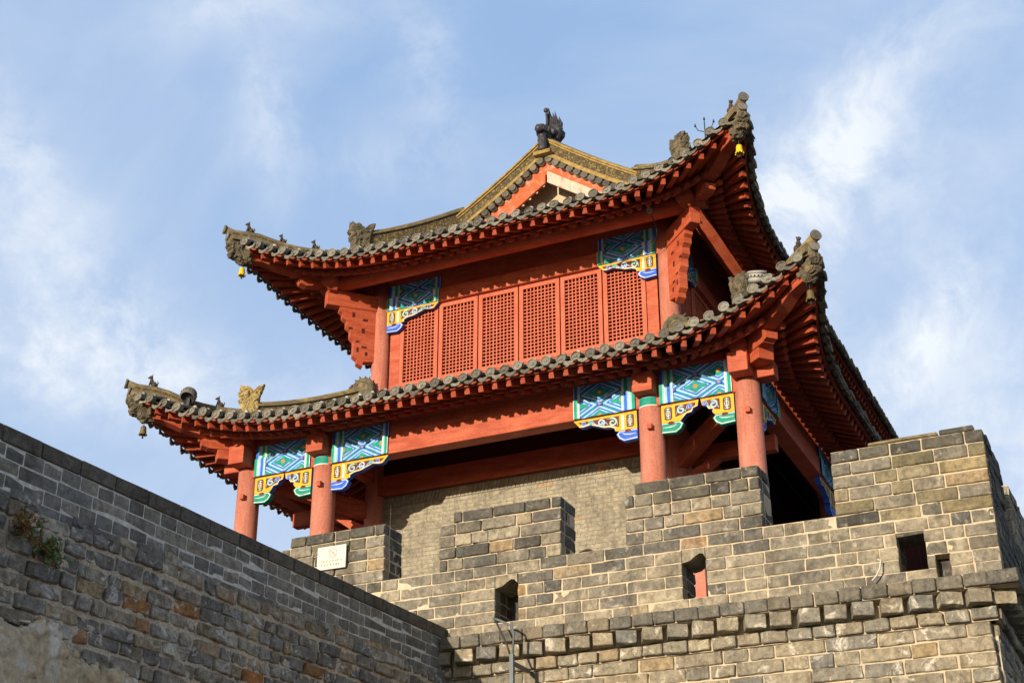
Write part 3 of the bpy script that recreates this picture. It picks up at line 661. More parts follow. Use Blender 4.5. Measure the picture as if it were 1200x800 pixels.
def roof(r, name, upper):
    root = None
    tiles = MB(); soff = MB(); endl = []
    rows = {}
    for k in range(4):
        f = T(k); A, B, DA, DB = sideAB(r, k); ends = MB(); endl.append(ends)
        P = 0.240; n = int((A + 0.28) / P)
        for i in range(-n, n + 1):
            a = i * P
            eb = be(r, k, a)
            top = bhip(r, k, a) if A - abs(a) < DA else (B - DB if not (upper and k % 2) else 0.0)
            if upper and k % 2 == 0 and A - abs(a) >= DA: top = B - DB - 0.1
            if eb - top < 0.12: continue
            ns = 9 if eb - top > 1 else 5
            pts = []
            for q in range(ns + 1):
                b = eb + 0.03 + (top - eb - 0.03) * q / ns
                pts.append((a, b, zs_(r, k, a, b) + 0.035))
            # barrel tile row: half round
            rad = 0.068; vs = []; m = 7
            for p in pts:
                for w in range(m):
                    th = math.pi * w / (m - 1)
                    vs.append(f(p[0] + rad * math.cos(th), p[1], p[2] + rad * math.sin(th) - 0.01))
            tiles.add(vs, [(x * m + w, x * m + w + 1, (x + 1) * m + w + 1, (x + 1) * m + w) for x in range(ns) for w in range(m - 1)], 'tile', True)
            # joints of the barrel tiles: slightly larger collars
            # round end tile
            ez = zs_(r, k, a, eb) + 0.022
            jj = rng.uniform(-.008, .008); rr = 0.084 * rng.uniform(.96, 1.04)
            c0 = Vector((a + jj, eb + 0.05 + rng.uniform(-.025, .015), ez + rng.uniform(-.011, .009)))
            ty = rng.uniform(-.16, .10)
            def ring(rad_, dn):
                out_ = []
                for w in range(14):
                    th = 2 * math.pi * w / 14
                    out_.append(f(c0.x + rad_ * math.cos(th), c0.y + dn + rad_ * math.sin(th) * (ty - 0.12), c0.z + rad_ * math.sin(th)))
                return out_
            R0 = ring(rr, -0.10); R1 = ring(rr, 0.0); R2 = ring(rr * .80, 0.004); R3 = ring(rr * .74, -0.008); R4 = ring(rr * .35, -0.006); R5 = ring(rr * .28, 0.006)
            allv = R0 + R1 + R2 + R3 + R4 + R5; m = 14
            ends.add(allv, [(l * m + w, l * m + (w + 1) % m, (l + 1) * m + (w + 1) % m, (l + 1) * m + w) for l in range(5) for w in range(m)] + [tuple(range(5 * m, 6 * m))], 'tile_end')
            # little nail cap
            q0 = f(a, eb - 0.10, zs_(r, k, a, eb - .10) + 0.10)
            q0 = Vector(q0)
            ends.tube([q0 - Vector((0, 0, .05)), q0 + Vector((rng.uniform(-.01, .01), 0, .018))], [.040, .034], 'nail_cap', n=8)
            # drip tile to the right of it
            a2 = a + P / 2
            if abs(a2) < A + 0.30:
                eb2 = be(r, k, a2); z2 = zs_(r, k, a2, eb2)
                tl = rng.uniform(-.015, .02) if rng.random() > .07 else .055
                pl = [(-.105, .02), (-.098, -.035), (-.062, -.095), (0.0, -.135 + tl), (.062, -.095), (.098, -.035), (.105, .02), (.05, -.035), (0, -.05), (-.05, -.035)]
                vs = []
                for dn in (0.02, 0.0):
                    tw = rng.uniform(-.12, .12)
                    for (pa, pz) in pl: vs.append(f(a2 + pa + pz * tw, eb2 + 0.0 + dn - (pz) * 0.35, z2 + pz - 0.01))
                N = len(pl)
                ends.add(vs, [tuple(range(N)), tuple(reversed(range(N, 2 * N)))] + [(w, (w + 1) % N, N + (w + 1) % N, N + w) for w in range(N)], 'tile_end')
                # trough behind the drip
            rows.setdefault(k, []).append(a)
        # pan surface + boards beneath
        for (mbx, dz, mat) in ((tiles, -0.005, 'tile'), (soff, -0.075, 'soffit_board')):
            na = 64; nb = 10; vs = []
            amax = A + extf(r, -0.28) - 0.02
            for i in range(na + 1):
                a = -amax + 2 * amax * i / na
                eb = be(r, k, a) + (0.04 if mat == 'tile' else -0.10)
                top = bhip(r, k, a) if A - abs(a) < DA else (B - DB if not (upper and k % 2) else 0.0)
                top = min(top, eb)
                for q in range(nb + 1):
                    b = eb + (top - eb) * q / nb
                    vs.append(f(a, b, zs_(r, k, a, b) + dz))
            mbx.add(vs, [(i * (nb + 1) + q, (i + 1) * (nb + 1) + q, (i + 1) * (nb + 1) + q + 1, i * (nb + 1) + q + 1) for i in range(na) for q in range(nb)], mat, True)
        # fascia strip under the tiles
        pth = []
        for i in range(41):
            a = -amax + 2 * amax * i / 40
            eb = be(r, k, a) - 0.10
            pth.append(f(a, eb, zs_(r, k, a, eb)))
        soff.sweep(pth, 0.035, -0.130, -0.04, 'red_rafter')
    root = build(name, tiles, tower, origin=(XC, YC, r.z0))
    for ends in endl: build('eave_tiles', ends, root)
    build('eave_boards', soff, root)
    # rafters
    rest_f = MB(); rest_r = MB(); nI = [0, 0]
    for k in range(4):
        f = T(k); A, B, DA, DB = sideAB(r, k)
        n = int((A + 0.22) / 0.240); cm = .62 * DA + .06; F = cm + .75
        for i in range(-n, n + 1):
            a = i * 0.240; c = A - abs(a); sg = 1 if a > 0 else -1
            eb = be(r, k, a) - 0.14; inn = 1.75
            ai = a if c > F else sg * (A - (cm + max(c, -.25) / F * (F - cm)))
            bi = B - (DB * 0.62)
            if c > F: bi = B - DB * 0.62
            def at(q): return (a + (ai - a) * q, eb + (bi - eb) * q)
            # flying rafter
            q1 = 0.62
            P_ = []
            for q in (0.0, q1):
                aa, bb = at(q); P_.append(Vector(f(aa, bb, zs_(r, k, aa, bb) - 0.185 + 0.05 * q)))
            mb = MB() if k == 0 else rest_f
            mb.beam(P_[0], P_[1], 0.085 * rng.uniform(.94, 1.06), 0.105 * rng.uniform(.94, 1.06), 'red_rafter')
            if k == 0: build('flying_rafter', mb, root)
            # round rafter, lower and set back
            q0 = 0.32
            P_ = []
            for q in (q0, 1.0, 1.15):
                aa, bb = at(q); P_.append(Vector(f(aa, bb, zs_(r, k, aa, bb) - 0.31 + 0.02 * q)))
            mb = MB() if k == 0 else rest_r
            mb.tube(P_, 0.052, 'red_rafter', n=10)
            if k == 0: build('round_rafter', mb, root)
        # batten between the two rafter layers
        pth = []
        for i in range(41):
            a = -(A + .05) + 2 * (A + .05) * i / 40
            eb = be(r, k, a) - 0.14; bi = B - DB * 0.62; bb = eb + (bi - eb) * 0.34
            pth.append(f(a, bb, zs_(r, k, a, bb)))
        rest_f.sweep(pth, 0.05, -0.262, -0.19, 'red_rafter')
    o = build('flying_rafters', rest_f, root); o['kind'] = 'stuff'
    o = build('round_rafters', rest_r, root); o['kind'] = 'stuff'
    return root
low_roof = roof(LOW, 'lower_roof', False)
upp_roof = roof(UPP, 'upper_roof', True)

# ---- hip geometry
def hip_pt(r, sx, sy, t, dz=0.0):
    """t: 1 at the top of the hip, 0 at the straight eave corner, negative out to the tip"""
    c = r.Dx * t
    a = r.Ex - r.Dx * t; b = r.Ey - r.Dy * t
    z = r.z0 + prof(r, t) + lift(r, c) * max(0, 1 - max(t, 0))
    return Vector((XC + sx * a, YC + sy * b, z + dz))
def clay_frame(o, d):
    """frame with a along horizontal d, z up, n sideways"""
    d = Vector(d).normalized(); n_ = Vector((d.y, -d.x, 0)).normalized(); o = Vector(o)
    return lambda a, z, n: tuple(o + d * a + Vector((0, 0, 1)) * z + n_ * n)
def beast(o, d, h, mat='figure_clay'):
    """small seated ridge beast facing along d"""
    f = clay_frame(o, d); mb = MB()
    def B(a, z, n, r, nz=0.02): mb.blob(f(a * h, z * h, n * h), tuple(x * h for x in r), mat, nz * h, 9 / h, seg=8, rings=6)
    B(-.12, .22, 0, (.24, .17, .22)); B(.05, .42, 0, (.16, .15, .26)); B(.12, .74, 0, (.15, .13, .14)); B(.26, .70, 0, (.10, .08, .07)); B(-.30, .12, 0, (.14, .1, .12))
    for s_ in (-1, 1):
        mb.tube([f(.12 * h, .42 * h, .09 * s_ * h), f(.20 * h, .2 * h, .1 * s_ * h), f(.20 * h, 0, .1 * s_ * h)], [.07 * h, .05 * h, .06 * h], mat, n=6)
        mb.tube([f(.06 * h, .82 * h, .07 * s_ * h), f(.0, .98 * h, .09 * s_ * h)], [.05 * h, .012 * h], mat, n=5)
    mb.tube([f(-.3 * h, .15 * h, 0), f(-.42 * h, .35 * h, 0), f(-.36 * h, .52 * h, 0)], [.06 * h, .05 * h, .02 * h], mat, n=6)
    return mb
def dragon_head(o, d, h, mat, sa=.82, th=.17):
    """tall mane and jaw, facing along d"""
    f0 = clay_frame(o, d); mb = MB(); f = lambda a, z, n: f0(a * sa, z, n * th / .17)
    poly = [(-.34, 0), (-.33, .42), (-.37, .62), (-.50, 1.02), (-.30, .93), (-.16, .78), (-.02, .84), (.10, .93), (.20, .86), (.34, .92), (.30, .74), (.40, .66), (.30, .56), (.36, .44), (.27, .36), (.25, .18), (.27, 0)]
    mb.prism([(a * h, z * h) for a, z in poly], f, -.17 * h, .17 * h, mat, bulge=0.14)
    for s_ in (-1, 1):
        mb.blob(f(.12 * h, .62 * h, s_ * .17 * h), (.07 * h, .07 * h, .07 * h), mat, .01, 9)
        for (p, q, w) in (((.2, .44), (-.12, .36), .035), ((-.12, .36), (-.26, .52), .04), ((.14, .24), (-.2, .16), .035), ((-.05, .76), (-.28, .58), .04), ((-.28, .58), (-.4, .86), .035), ((.25, .8), (.05, .7), .03)):
            mb.tube([f(p[0] * h, p[1] * h, s_ * .165 * h), f((p[0] + q[0]) / 2 * h, (p[1] + q[1]) / 2 * h + .02 * h, s_ * .19 * h), f(q[0] * h, q[1] * h, s_ * .16 * h)], [w * h * .6, w * h, w * h * .6], mat, n=6)
    for (a, z) in ((.36, .90), (.40, .66), (.35, .44)):
        mb.tube([f((a - .14) * h, (z - .04) * h, 0), f((a + .03) * h, (z + .04) * h, 0)], [.09 * h, .015 * h], mat, n=6)
    return mb
def snout_head(o, d, h, mat):
    """dragon head sleeve on the end of the hip rafter, mouth outwards, curling up"""
    f = clay_frame(o, d); mb = MB()
    mb.prism([(x * h, z * h) for x, z in ((-.55, -.42), (-.6, .35), (-.2, .42), (.05, .38), (.2, .5), (.42, .48), (.62, .62), (.66, .42), (.5, .2), (.30, .06), (.5, -.02), (.44, -.16), (.16, -.22), (-.1, -.45))], f, -.3 * h, .3 * h, mat, bulge=0.16)
    for s_ in (-1, 1):
        mb.blob(f(.05 * h, .22 * h, s_ * .27 * h), (.12 * h, .09 * h, .12 * h), mat, .02, 12)
        mb.blob(f(-.25 * h, -.05 * h, s_ * .27 * h), (.2 * h, .07 * h, .2 * h), mat, .05, 14)
        mb.tube([f(-.1 * h, .4 * h, s_ * .2 * h), f(-.35 * h, .58 * h, s_ * .25 * h), f(-.6 * h, .55 * h, s_ * .25 * h)], [.09 * h, .06 * h, .02 * h], mat, n=6)
        mb.tube([f(.2 * h, .3 * h, s_ * .28 * h), f(.45 * h, .36 * h, s_ * .22 * h), f(.6 * h, .5 * h, s_ * .12 * h)], [.05 * h, .06 * h, .03 * h], mat, n=6)
    return mb
def hip(r, root, sx, sy, tdrag, figs, dmat, show=True, dh=0.42):
    out_d = Vector((sx * r.Dx, sy * r.Dy, 0)).normalized()
    tip = -0.140
    # tall ridge from the top down to the dragon, low ridge to the tip
    mb = MB()
    t0 = 1.02
    hi = [hip_pt(r, sx, sy, tdrag + (t0 - tdrag) * i / 10) for i in range(11)]
    mb.sweep(hi, 0.22, 0.02, 0.10, 'ridge_clay'); rh = .50 if r is UPP else .27
    mb.sweep(hi, 0.13, 0.10, rh, 'carved_band'); mb.sweep(hi, 0.20, rh, rh + .045, 'ridge_clay'); mb.tube([p + Vector((0, 0, rh + .065)) for p in hi], 0.05, 'ridge_clay', n=8)
    lo = [hip_pt(r, sx, sy, tip + (tdrag - tip) * i / 10) + Vector((0, 0, 0.04 * max(0, (1 - i / 4.0)) ** 1.5)) for i in range(11)]
    mb.sweep(lo, 0.22, 0.0, 0.09, 'ridge_clay'); mb.sweep(lo, 0.15, 0.09, 0.15, 'carved_band'); mb.tube([p + Vector((0, 0, .17)) for p in lo], 0.068, 'ridge_clay', n=10)
    # stacked tile ends at the tip
    tp = lo[0]
    for j, (dz, dx, ra) in enumerate(((0.19, .14, .075), (0.05, .08, .07), (-0.07, .02, .07))):
        mb.tube([tp - out_d * .25 + Vector((0, 0, dz - .08)), tp + out_d * dx + Vector((0, 0, dz + .02))], [ra * .9, ra], 'ridge_clay', n=10)
        mb.tube([tp + out_d * (dx - .02) + Vector((0, 0, dz + .018)), tp + out_d * (dx + .02) + Vector((0, 0, dz + .024))], ra * 1.15, 'tile_end', n=12)
    hr = build('hip_ridge', mb, root)
    dp = hip_pt(r, sx, sy, tdrag, 0.12)
    carve(build('ridge_dragon', dragon_head(dp, out_d, dh * (1.3 if sx > 0 else 1), dmat, .55 if sx > 0 else .82, .12 if sx > 0 else .16), root), .06, .09, 3)
    for t, h in figs:
        p = hip_pt(r, sx, sy, t, 0.235 + 0.04 * max(0, 1 - (t - tip) / (tdrag - tip) * 10 / 4.0) ** 1.5)
        build('ridge_figure', beast(p - Vector((0, 0, 0.01)), out_d, h), root)
    # hip rafters: lower one with a shaped nose, upper one to the tip
    mb = MB()
    zoff = -0.42
    A_ = hip_pt(r, sx, sy, 0.80, -0.44); B_ = hip_pt(r, sx, sy, 0.44, -0.48); C_ = hip_pt(r, sx, sy, 0.22, -0.50)
    for p, q, h0, h1 in ((A_, B_, .24, .26), (B_, C_, .26, .20)): mb.beam(p, q, 0.19, h0, 'red_wood', w2=.19, h2=h1)
    D_ = C_ + out_d * 0.10 + Vector((0, 0, -.015))
    mb.beam(C_, D_, 0.19, .19, 'red_wood', w2=.19, h2=.10)
    pp_ = [hip_pt(r, sx, sy, 0.50 - (0.50 + 0.09) * i / 6, -0.29 + 0.05 * (i / 6)) for i in range(7)]
    for i in range(6): mb.beam(pp_[i], pp_[i + 1] + (pp_[i + 1] - pp_[i]) * 0.04, 0.20, 0.25, 'red_wood', w2=.20, h2=.25)
    build('hip_rafter', mb, root)
    hd = hip_pt(r, sx, sy, -0.095 if sx < 0 else -.12, -0.23)
    carve(build('rafter_head', snout_head(hd, out_d, 0.40 if sx < 0 else 0.31, 'dragon_clay'), root), .07, .08, 3)
    return hd + out_d * 0.0
bells = {}
for sx in (-1, 1):
    for sy in (-1, 1):
        fig = [(-0.06, .24), (0.10, .20), (0.26, .22)] if sx < 0 else [(-0.05, .24), (0.16, .2)]
        if sy > 0: fig = []
        bells['L', sx, sy] = hip(LOW, low_roof, sx, sy, 0.40, fig, 'dragon_ochre' if sx < 0 else 'dragon_clay', dh=.60)
        bells['U', sx, sy] = hip(UPP, upp_roof, sx, sy, 0.48, fig, 'dragon_clay', dh=.70)

# ---- ridge round the foot of the upper storey, with curled ends
mb = MB()
zt = LOW.z0 + LOW.H
for k in range(4):
    f = T(k); A, B, DA, DB = sideAB(LOW, k); ta, tb = A - DA, B - DB
    p = [f(-ta, tb + .02, zt), f(ta, tb + .02, zt)]
    mb.sweep(p, 0.24, -0.02, 0.09, 'ridge_clay')
build('base_ridge', mb, low_roof)
def curl(o, d, r_, mat):
    f = clay_frame(o, d); mb = MB(); pts = []; rad = []
    for i in range(26):
        t = i / 25; th = -0.6 + t * 3.6 * math.pi; q = r_ * (1 - .78 * t)
        pts.append(f(q * math.cos(th) * -1, r_ * .9 + q * math.sin(th), 0)); rad.append(r_ * .30 * (1 - .45 * t))
    mb.tube(pts, rad, mat, n=8)
    mb.blob(f(0, r_ * .9, 0), (r_ * .8, .04, r_ * .8), mat, .02, 16)
    for i in range(12):
        th = i * .42 + .3
        mb.tube([f(-r_ * .8 * math.cos(th), r_ * .9 + r_ * .8 * math.sin(th), 0), f(-r_ * 1.28 * math.cos(th + .25), r_ * .9 + r_ * 1.28 * math.sin(th + .25), 0)], [r_ * .22, r_ * .05], mat, n=6)
    mb.prism([(-r_ * 1.2, 0), (r_ * .9, 0), (r_ * .9, r_ * .5), (0, r_ * .9), (-r_ * .9, r_ * .6)], f, -.07, .07, mat)
    mb.tube([f(r_ * 1.0, r_ * .1, 0), f(r_ * 1.25, r_ * 1.1, 0), f(r_ * 1.05, r_ * 1.5, 0)], [.05, .045, .02], mat, n=6)
    return mb
for sx in (-1, 1):
    for sy in (-1, 1):
        carve(build('curled_finial', curl((XC + sx * 3.02, YC + sy * 7.08, zt + .02), (sx, 0.0, 0), .21, 'dragon_clay'), low_roof), .03, .05, 2)

# ---- columns
def column(x, y, z0, z1, r0=0.205, r1=0.195, ring=True, name='column'):
    mb = MB(); mb.tube([(x, y, z0 + .16), (x, y, (z0 + z1) / 2), (x, y, z1)], [r0, (r0 + r1) / 2 + .002, r1], 'red_column', n=28)
    c = build(name, mb, tower, origin=(x, y, z0))
    b = MB(); b.lathe((x, y, z0), [(0.30, 0), (0.30, .05), (.27, .12), (.235, .16), (0, .16)], 'ledge_brick', 20); build('plinth', b, c, origin=(x, y, z0))
    if ring:
        b = MB(); b.lathe((x, y, z1 - .17), [(r1 + .004, 0), (r1 + .007, .0), (r1 + .007, .02), (r1 + .004, .02)], 'p_white', 28)
        b.lathe((x, y, z1 - .15), [(r1 + .005, 0), (r1 + .005, .12)], 'p_teal', 28)
        b.lathe((x, y, z1 - .03), [(r1 + .007, 0), (r1 + .007, .02)], 'p_lgreen', 28)
        build('painted_band', b, c, origin=(x, y, z1 - .17))
    if ring is not False:
        b = MB(); b.beam((x + .04, y - .15, z1 - .53), (x + .05, y - .27, z1 - .53), .07, .085, 'red_wood'); build('peg', b, c)
    return c
c2 = column(XC - 2.93, YC - COLY, 6.10, 10.87)
copy_part(c2, tower, (5.85, 0, 0))
for x in (-2.93, 2.93): copy_part(c2, tower, (x + 2.93, 2 * COLY, 0))
for sx in (-1, 1):
    for y in (-3.3, 3.3): copy_part(c2, tower, (sx * COLX + 2.93, y + COLY, 0))
c1 = column(XC - COLX, YC - COLY, 6.10, 10.87, ring=None)
for sx, sy in ((1, -1), (-1, 1), (1, 1)): copy_part(c1, tower, ((sx + 1) * COLX, (sy + 1) * COLY, 0))
u1 = column(XC - UX, YC - UY, 6.10, 14.85, .185, .165, False, 'inner_column')
for sx, sy in ((1, -1), (-1, 1), (1, 1)): copy_part(u1, tower, ((sx + 1) * UX, (sy + 1) * UY, 0))

# ---- painting
def clip(poly, x0, x1, y0, y1):
    def cl(P, ins, inter):
        out_ = []
        for i in range(len(P)):
            a = P[i]; b = P[(i + 1) % len(P)]; ia, ib = ins(a), ins(b)
            if ia: out_.append(a)
            if ia != ib: out_.append(inter(a, b))
        return out_
    for ax, v, sg in ((0, x0, 1), (0, x1, -1), (1, y0, 1), (1, y1, -1)):
        if not poly: return poly
        poly = cl(poly, lambda p: sg * (p[ax] - v) >= 0, lambda a, b: tuple(a[i] + (b[i] - a[i]) * (v - a[ax]) / (b[ax] - a[ax]) for i in range(2)))
    return poly
def ell(cx, cz, ra, rb, rot=0.0, n=12):
    c, s = math.cos(rot), math.sin(rot)
    return [(cx + ra * math.cos(t) * c - rb * math.sin(t) * s, cz + ra * math.cos(t) * s + rb * math.sin(t) * c) for t in [2 * math.pi * i / n for i in range(n)]]
def rhomb(cx, cz, a, b): return [(cx + a, cz), (cx, cz + b), (cx - a, cz), (cx, cz - b)]
def panel(f, a0, a1, zr, bb, cx, cz, da=.37, db=.205, flip=False, name='painted_panel'):
    """painted board; zr = list of (z0, z1, b) strips sharing one pattern"""
    mb = MB()
    for zi, (z0, z1, b0) in enumerate(zr):
        b0 += bb
        mb.box((a0, b0 - .05, z0), (a1, b0, z1), 'p_blue', fn=lambda a, b, z: f(a, b, z))
        def put(poly, lay, mat, x0=a0, x1=a1):
            pc = clip(poly, x0, x1, z0, z1)
            if len(pc) > 2: mb.add([f(p[0], b0 + .0025 * lay, p[1]) for p in pc], [tuple(range(len(pc)))], mat)
        # end stripes
        def stripes(x, d, cols):
            for w, m in cols:
                put([(x, z0), (x + d * w, z0), (x + d * w, z1), (x, z1)], 10.5, m); x += d * w
            return x
        top = zi % 2
        g1, g2, b1, b2 = ('p_green', 'p_lgreen', 'p_blue', 'p_lblue') if not top else ('p_blue', 'p_lblue', 'p_green', 'p_lgreen')
        wide = [(.05, g1), (.03, g2), (.012, 'p_white'), (.035, b2), (.05, b1), (.03, b2), (.012, 'p_white')]
        thin = [(.012, 'p_white'), (.05, g1), (.025, g2), (.02, 'p_white')]
        if flip: xl = stripes(a0, 1, thin); xr = stripes(a1, -1, wide)
        else: xl = stripes(a0, 1, wide); xr = stripes(a1, -1, thin)
        for i in range(-3, 4):
            for j in range(-3, 4):
                for (ox, oz) in ((0, 0), (da, db)):
                    x = cx + 2 * da * i + ox; z = cz + 2 * db * j + oz
                    if x < a0 - da or x > a1 + da or z < z0 - db or z > z1 + db: continue
                    g_ = (i + j) % 2 == 0 or True
                    for q, (sc, m) in enumerate(((0.94, 'p_green'), (0.87, 'p_white'), (0.855, 'p_lblue'), (0.74, 'p_white'), (.72, 'p_blue'), (.58, 'p_lgreen'), (.50, 'p_white'), (.48, 'p_blue'))):
                        put(rhomb(x, z, da * sc, db * sc), 1 + q * .8, m, xl, xr)
                    for rot, rl, rs in ((0, .105, .036), (math.pi / 2, .052, .045)):
                        for sg in (-1, 1):
                            dx, dz = math.cos(rot) * sg * rl * .8, math.sin(rot) * sg * rl * .95
                            put(ell(x + dx, z + dz, rl, rs, rot), 7.6 + .25 * (2 * (rot > 0) + (sg > 0)), 'p_green', xl, xr)
                    put(ell(x, z, .034, .032), 9, 'p_orange', xl, xr)
                    for sx_, sz_ in ((1, 0),):      # small flowers on the crossings
                        px, pz = x + sx_ * da, z + sz_ * db
                        put(ell(px, pz, .052, .034), 8.8, 'p_blue', xl, xr)
                        put(ell(px, pz, .020, .018), 9.4, 'p_orange', xl, xr)
    return build(name, mb, tower)
def ribbon(mb, fr, pts, w, n, mat):
    vs = []; N = len(pts)
    for i, p in enumerate(pts):
        a = pts[max(i - 1, 0)]; b = pts[min(i + 1, N - 1)]
        d = Vector((b[0] - a[0], b[1] - a[1])).normalized(); q = Vector((-d.y, d.x)) * w * (0.5 if 0 < i < N - 1 else .25)
        vs += [fr(p[0] + q.x, p[1] + q.y, n), fr(p[0] - q.x, p[1] - q.y, n)]
    mb.add(vs, [(2 * i, 2 * i + 1, 2 * i + 3, 2 * i + 2) for i in range(N - 1)], mat)
def spiral(cx, cz, r0, turns, a0, sgn=1, n=18):
    return [(cx + r0 * (1 - .8 * i / n) * math.cos(a0 + sgn * turns * 2 * math.pi * i / n), cz + r0 * (1 - .8 * i / n) * math.sin(a0 + sgn * turns * 2 * math.pi * i / n)) for i in range(n + 1)]
def bracket(f, a0, sg, Lb, ztop, bface, h=0.47, thick=0.10, name='painted_bracket', foot='p_blue'):
    """carved bracket under the beam, springing from a column at a0 towards sg"""
    k = Lb / 1.05
    fr = lambda a, z, n: f(a0 + sg * a, bface + n, ztop + z)
    mb = MB(); hs = h / .47
    short = Lb < 0.8
    out_ = [(0, 0), (Lb, 0), (Lb - .10 * k, -.12 * hs), (Lb - .17 * k, -.125 * hs), (Lb - .28 * k, -.105 * hs), (Lb * .62, -.15 * hs), (Lb * .52, -.19 * hs), (Lb * .42, -.20 * hs), (.36, -.235 * hs), (.36, -.28 * hs), (.30, -.29 * hs), (0, -.29 * hs)] if not short else \
           [(0, 0), (Lb, 0), (Lb - .02, -.10 * hs), (Lb - .09, -.12 * hs), (Lb - .12, -.18 * hs), (Lb - .20, -.19 * hs), (.34, -.25 * hs), (.30, -.29 * hs), (0, -.29 * hs)]
    mb.prism(out_, fr, -thick, 0, 'p_yellow', side='p_blue')
    ft = [(0, -.292 * hs), (.30, -.292 * hs), (.345, -.34 * hs), (.30, -.42 * hs), (.22, -.47 * hs), (0, -.455 * hs)]
    mb.prism(ft, fr, -thick + .005, -.004, foot, side=foot)
    mb.add([fr(a, z, .003 - .004) for a, z in [(0, -.30 * hs), (.29, -.30 * hs), (.33, -.342 * hs), (.29, -.412 * hs), (.215, -.458 * hs), (0, -.445 * hs)]], [tuple(range(6))], 'p_white')
    mb.add([fr(a, z, .003 - .001) for a, z in [(0, -.312 * hs), (.28, -.312 * hs), (.312, -.345 * hs), (.278, -.402 * hs), (.208, -.445 * hs), (0, -.43 * hs)]], [tuple(range(6))], foot)
    mb.add([fr(a, z, .0055) for a, z in ell(.15, -.305 * hs, .05, .028 * hs)], [tuple(range(12))], 'p_dred')
    ribbon(mb, fr, [(.02, -.365 * hs), (.12, -.37 * hs), (.2, -.36 * hs), (.24, -.335 * hs)], .012, .0045, 'p_white')
    # emblem cartouche by the column
    ca = .11; cz = -.145 * hs
    mb.add([fr(a, z, .003) for a, z in ((ca - .062, cz - .085), (ca - .04, cz - .105), (ca + .04, cz - .105), (ca + .062, cz - .085), (ca + .062, cz + .085), (ca + .04, cz + .105), (ca - .04, cz + .105), (ca - .062, cz + .085))], [tuple(range(8))], 'p_dred')
    for dz in (-.07, -.035, 0.035, .07):
        ribbon(mb, fr, [(ca - .04, cz + dz), (ca, cz + dz + (.012 if dz > 0 else -.012)), (ca + .04, cz + dz)], .016, .006, 'p_lgreen')
    ribbon(mb, fr, [(ca, cz - .09), (ca, cz), (ca, cz + .09)], .018, .007, 'p_white')
    for s_ in (-1, 1): ribbon(mb, fr, [(ca + s_ * .022, cz - .03), (ca + s_ * .034, cz), (ca + s_ * .022, cz + .03)], .012, .007, 'p_white')
    if not short:
        mb.add([fr(a, z, .003) for a, z in ((.21, -.03), (.25, -.03), (.25, -.27 * hs), (.21, -.27 * hs))], [(0, 1, 2, 3)], 'p_white')
    # inner field
    x0 = .29 if not short else .22
    inn = [(x0, -.035), (Lb - .07 * k, -.035), (Lb - .13 * k, -.09 * hs), (Lb - .28 * k, -.085 * hs), (Lb * .60, -.125 * hs), (Lb * .50, -.165 * hs), (Lb * .40, -.175 * hs), (x0 + .04, -.21 * hs), (x0, -.22 * hs)] if not short else \
          [(x0, -.035), (Lb - .05, -.035), (Lb - .06, -.085 * hs), (Lb - .13, -.14 * hs), (x0 + .08, -.20 * hs), (x0, -.22 * hs)]
    mb.add([fr(a, z, .002) for a, z in inn], [tuple(range(len(inn)))], 'p_dred')
    if not short:
        for (cx, cz_, r_, a_, m, sn) in ((x0 + .11, -.125 * hs, .075, 1.0, 'p_green', 1), (x0 + .30, -.10 * hs, .062, -2, 'p_blue', -1), (x0 + .47, -.075, .04, 0, 'p_green', 1), (x0 + .60, -.066, .034, 2, 'p_blue', 1)):
            if cx > Lb - .1: continue
            ribbon(mb, fr, spiral(cx, cz_, r_, 1.3, a_, sn), .026, .004, 'p_white')
            ribbon(mb, fr, spiral(cx, cz_, r_, 1.3, a_, sn), .018, .0065, {'p_green': 'p_lgreen', 'p_blue': 'p_lblue'}[m] if r_ > .05 else m)
        ribbon(mb, fr, [(x0 + .18, -.16 * hs), (x0 + .22, -.11), (x0 + .36, -.15 * hs), (x0 + .42, -.08), (x0 + .55, -.09)], .016, .0085, 'p_lblue')
        ribbon(mb, fr, [(x0 + .02, -.2 * hs), (x0 + .04, -.10), (x0 + .1, -.05), (x0 + .2, -.06)], .014, .0085, 'p_lgreen')
    else:
        for (cx, cz_, r_, a_, m, sn) in ((x0 + .10, -.12 * hs, .07, 1.0, 'p_blue', 1), (x0 + .24, -.085 * hs, .045, -2, 'p_blue', -1)):
            ribbon(mb, fr, spiral(cx, cz_, r_, 1.3, a_, sn), .026, .004, 'p_white')
            ribbon(mb, fr, spiral(cx, cz_, r_, 1.3, a_, sn), .018, .0065, {'p_green': 'p_lgreen', 'p_blue': 'p_lblue'}[m] if r_ > .05 else m)
        ribbon(mb, fr, [(x0 + .02, -.19 * hs), (x0 + .05, -.08), (x0 + .17, -.15 * hs), (x0 + .2, -.06)], .016, .0085, 'p_lgreen')
    # pale outline
    ribbon(mb, fr, [(a, z + .012) for a, z in out_[2:-2]], .014, .004, 'p_white')
    return build(name, mb, tower)

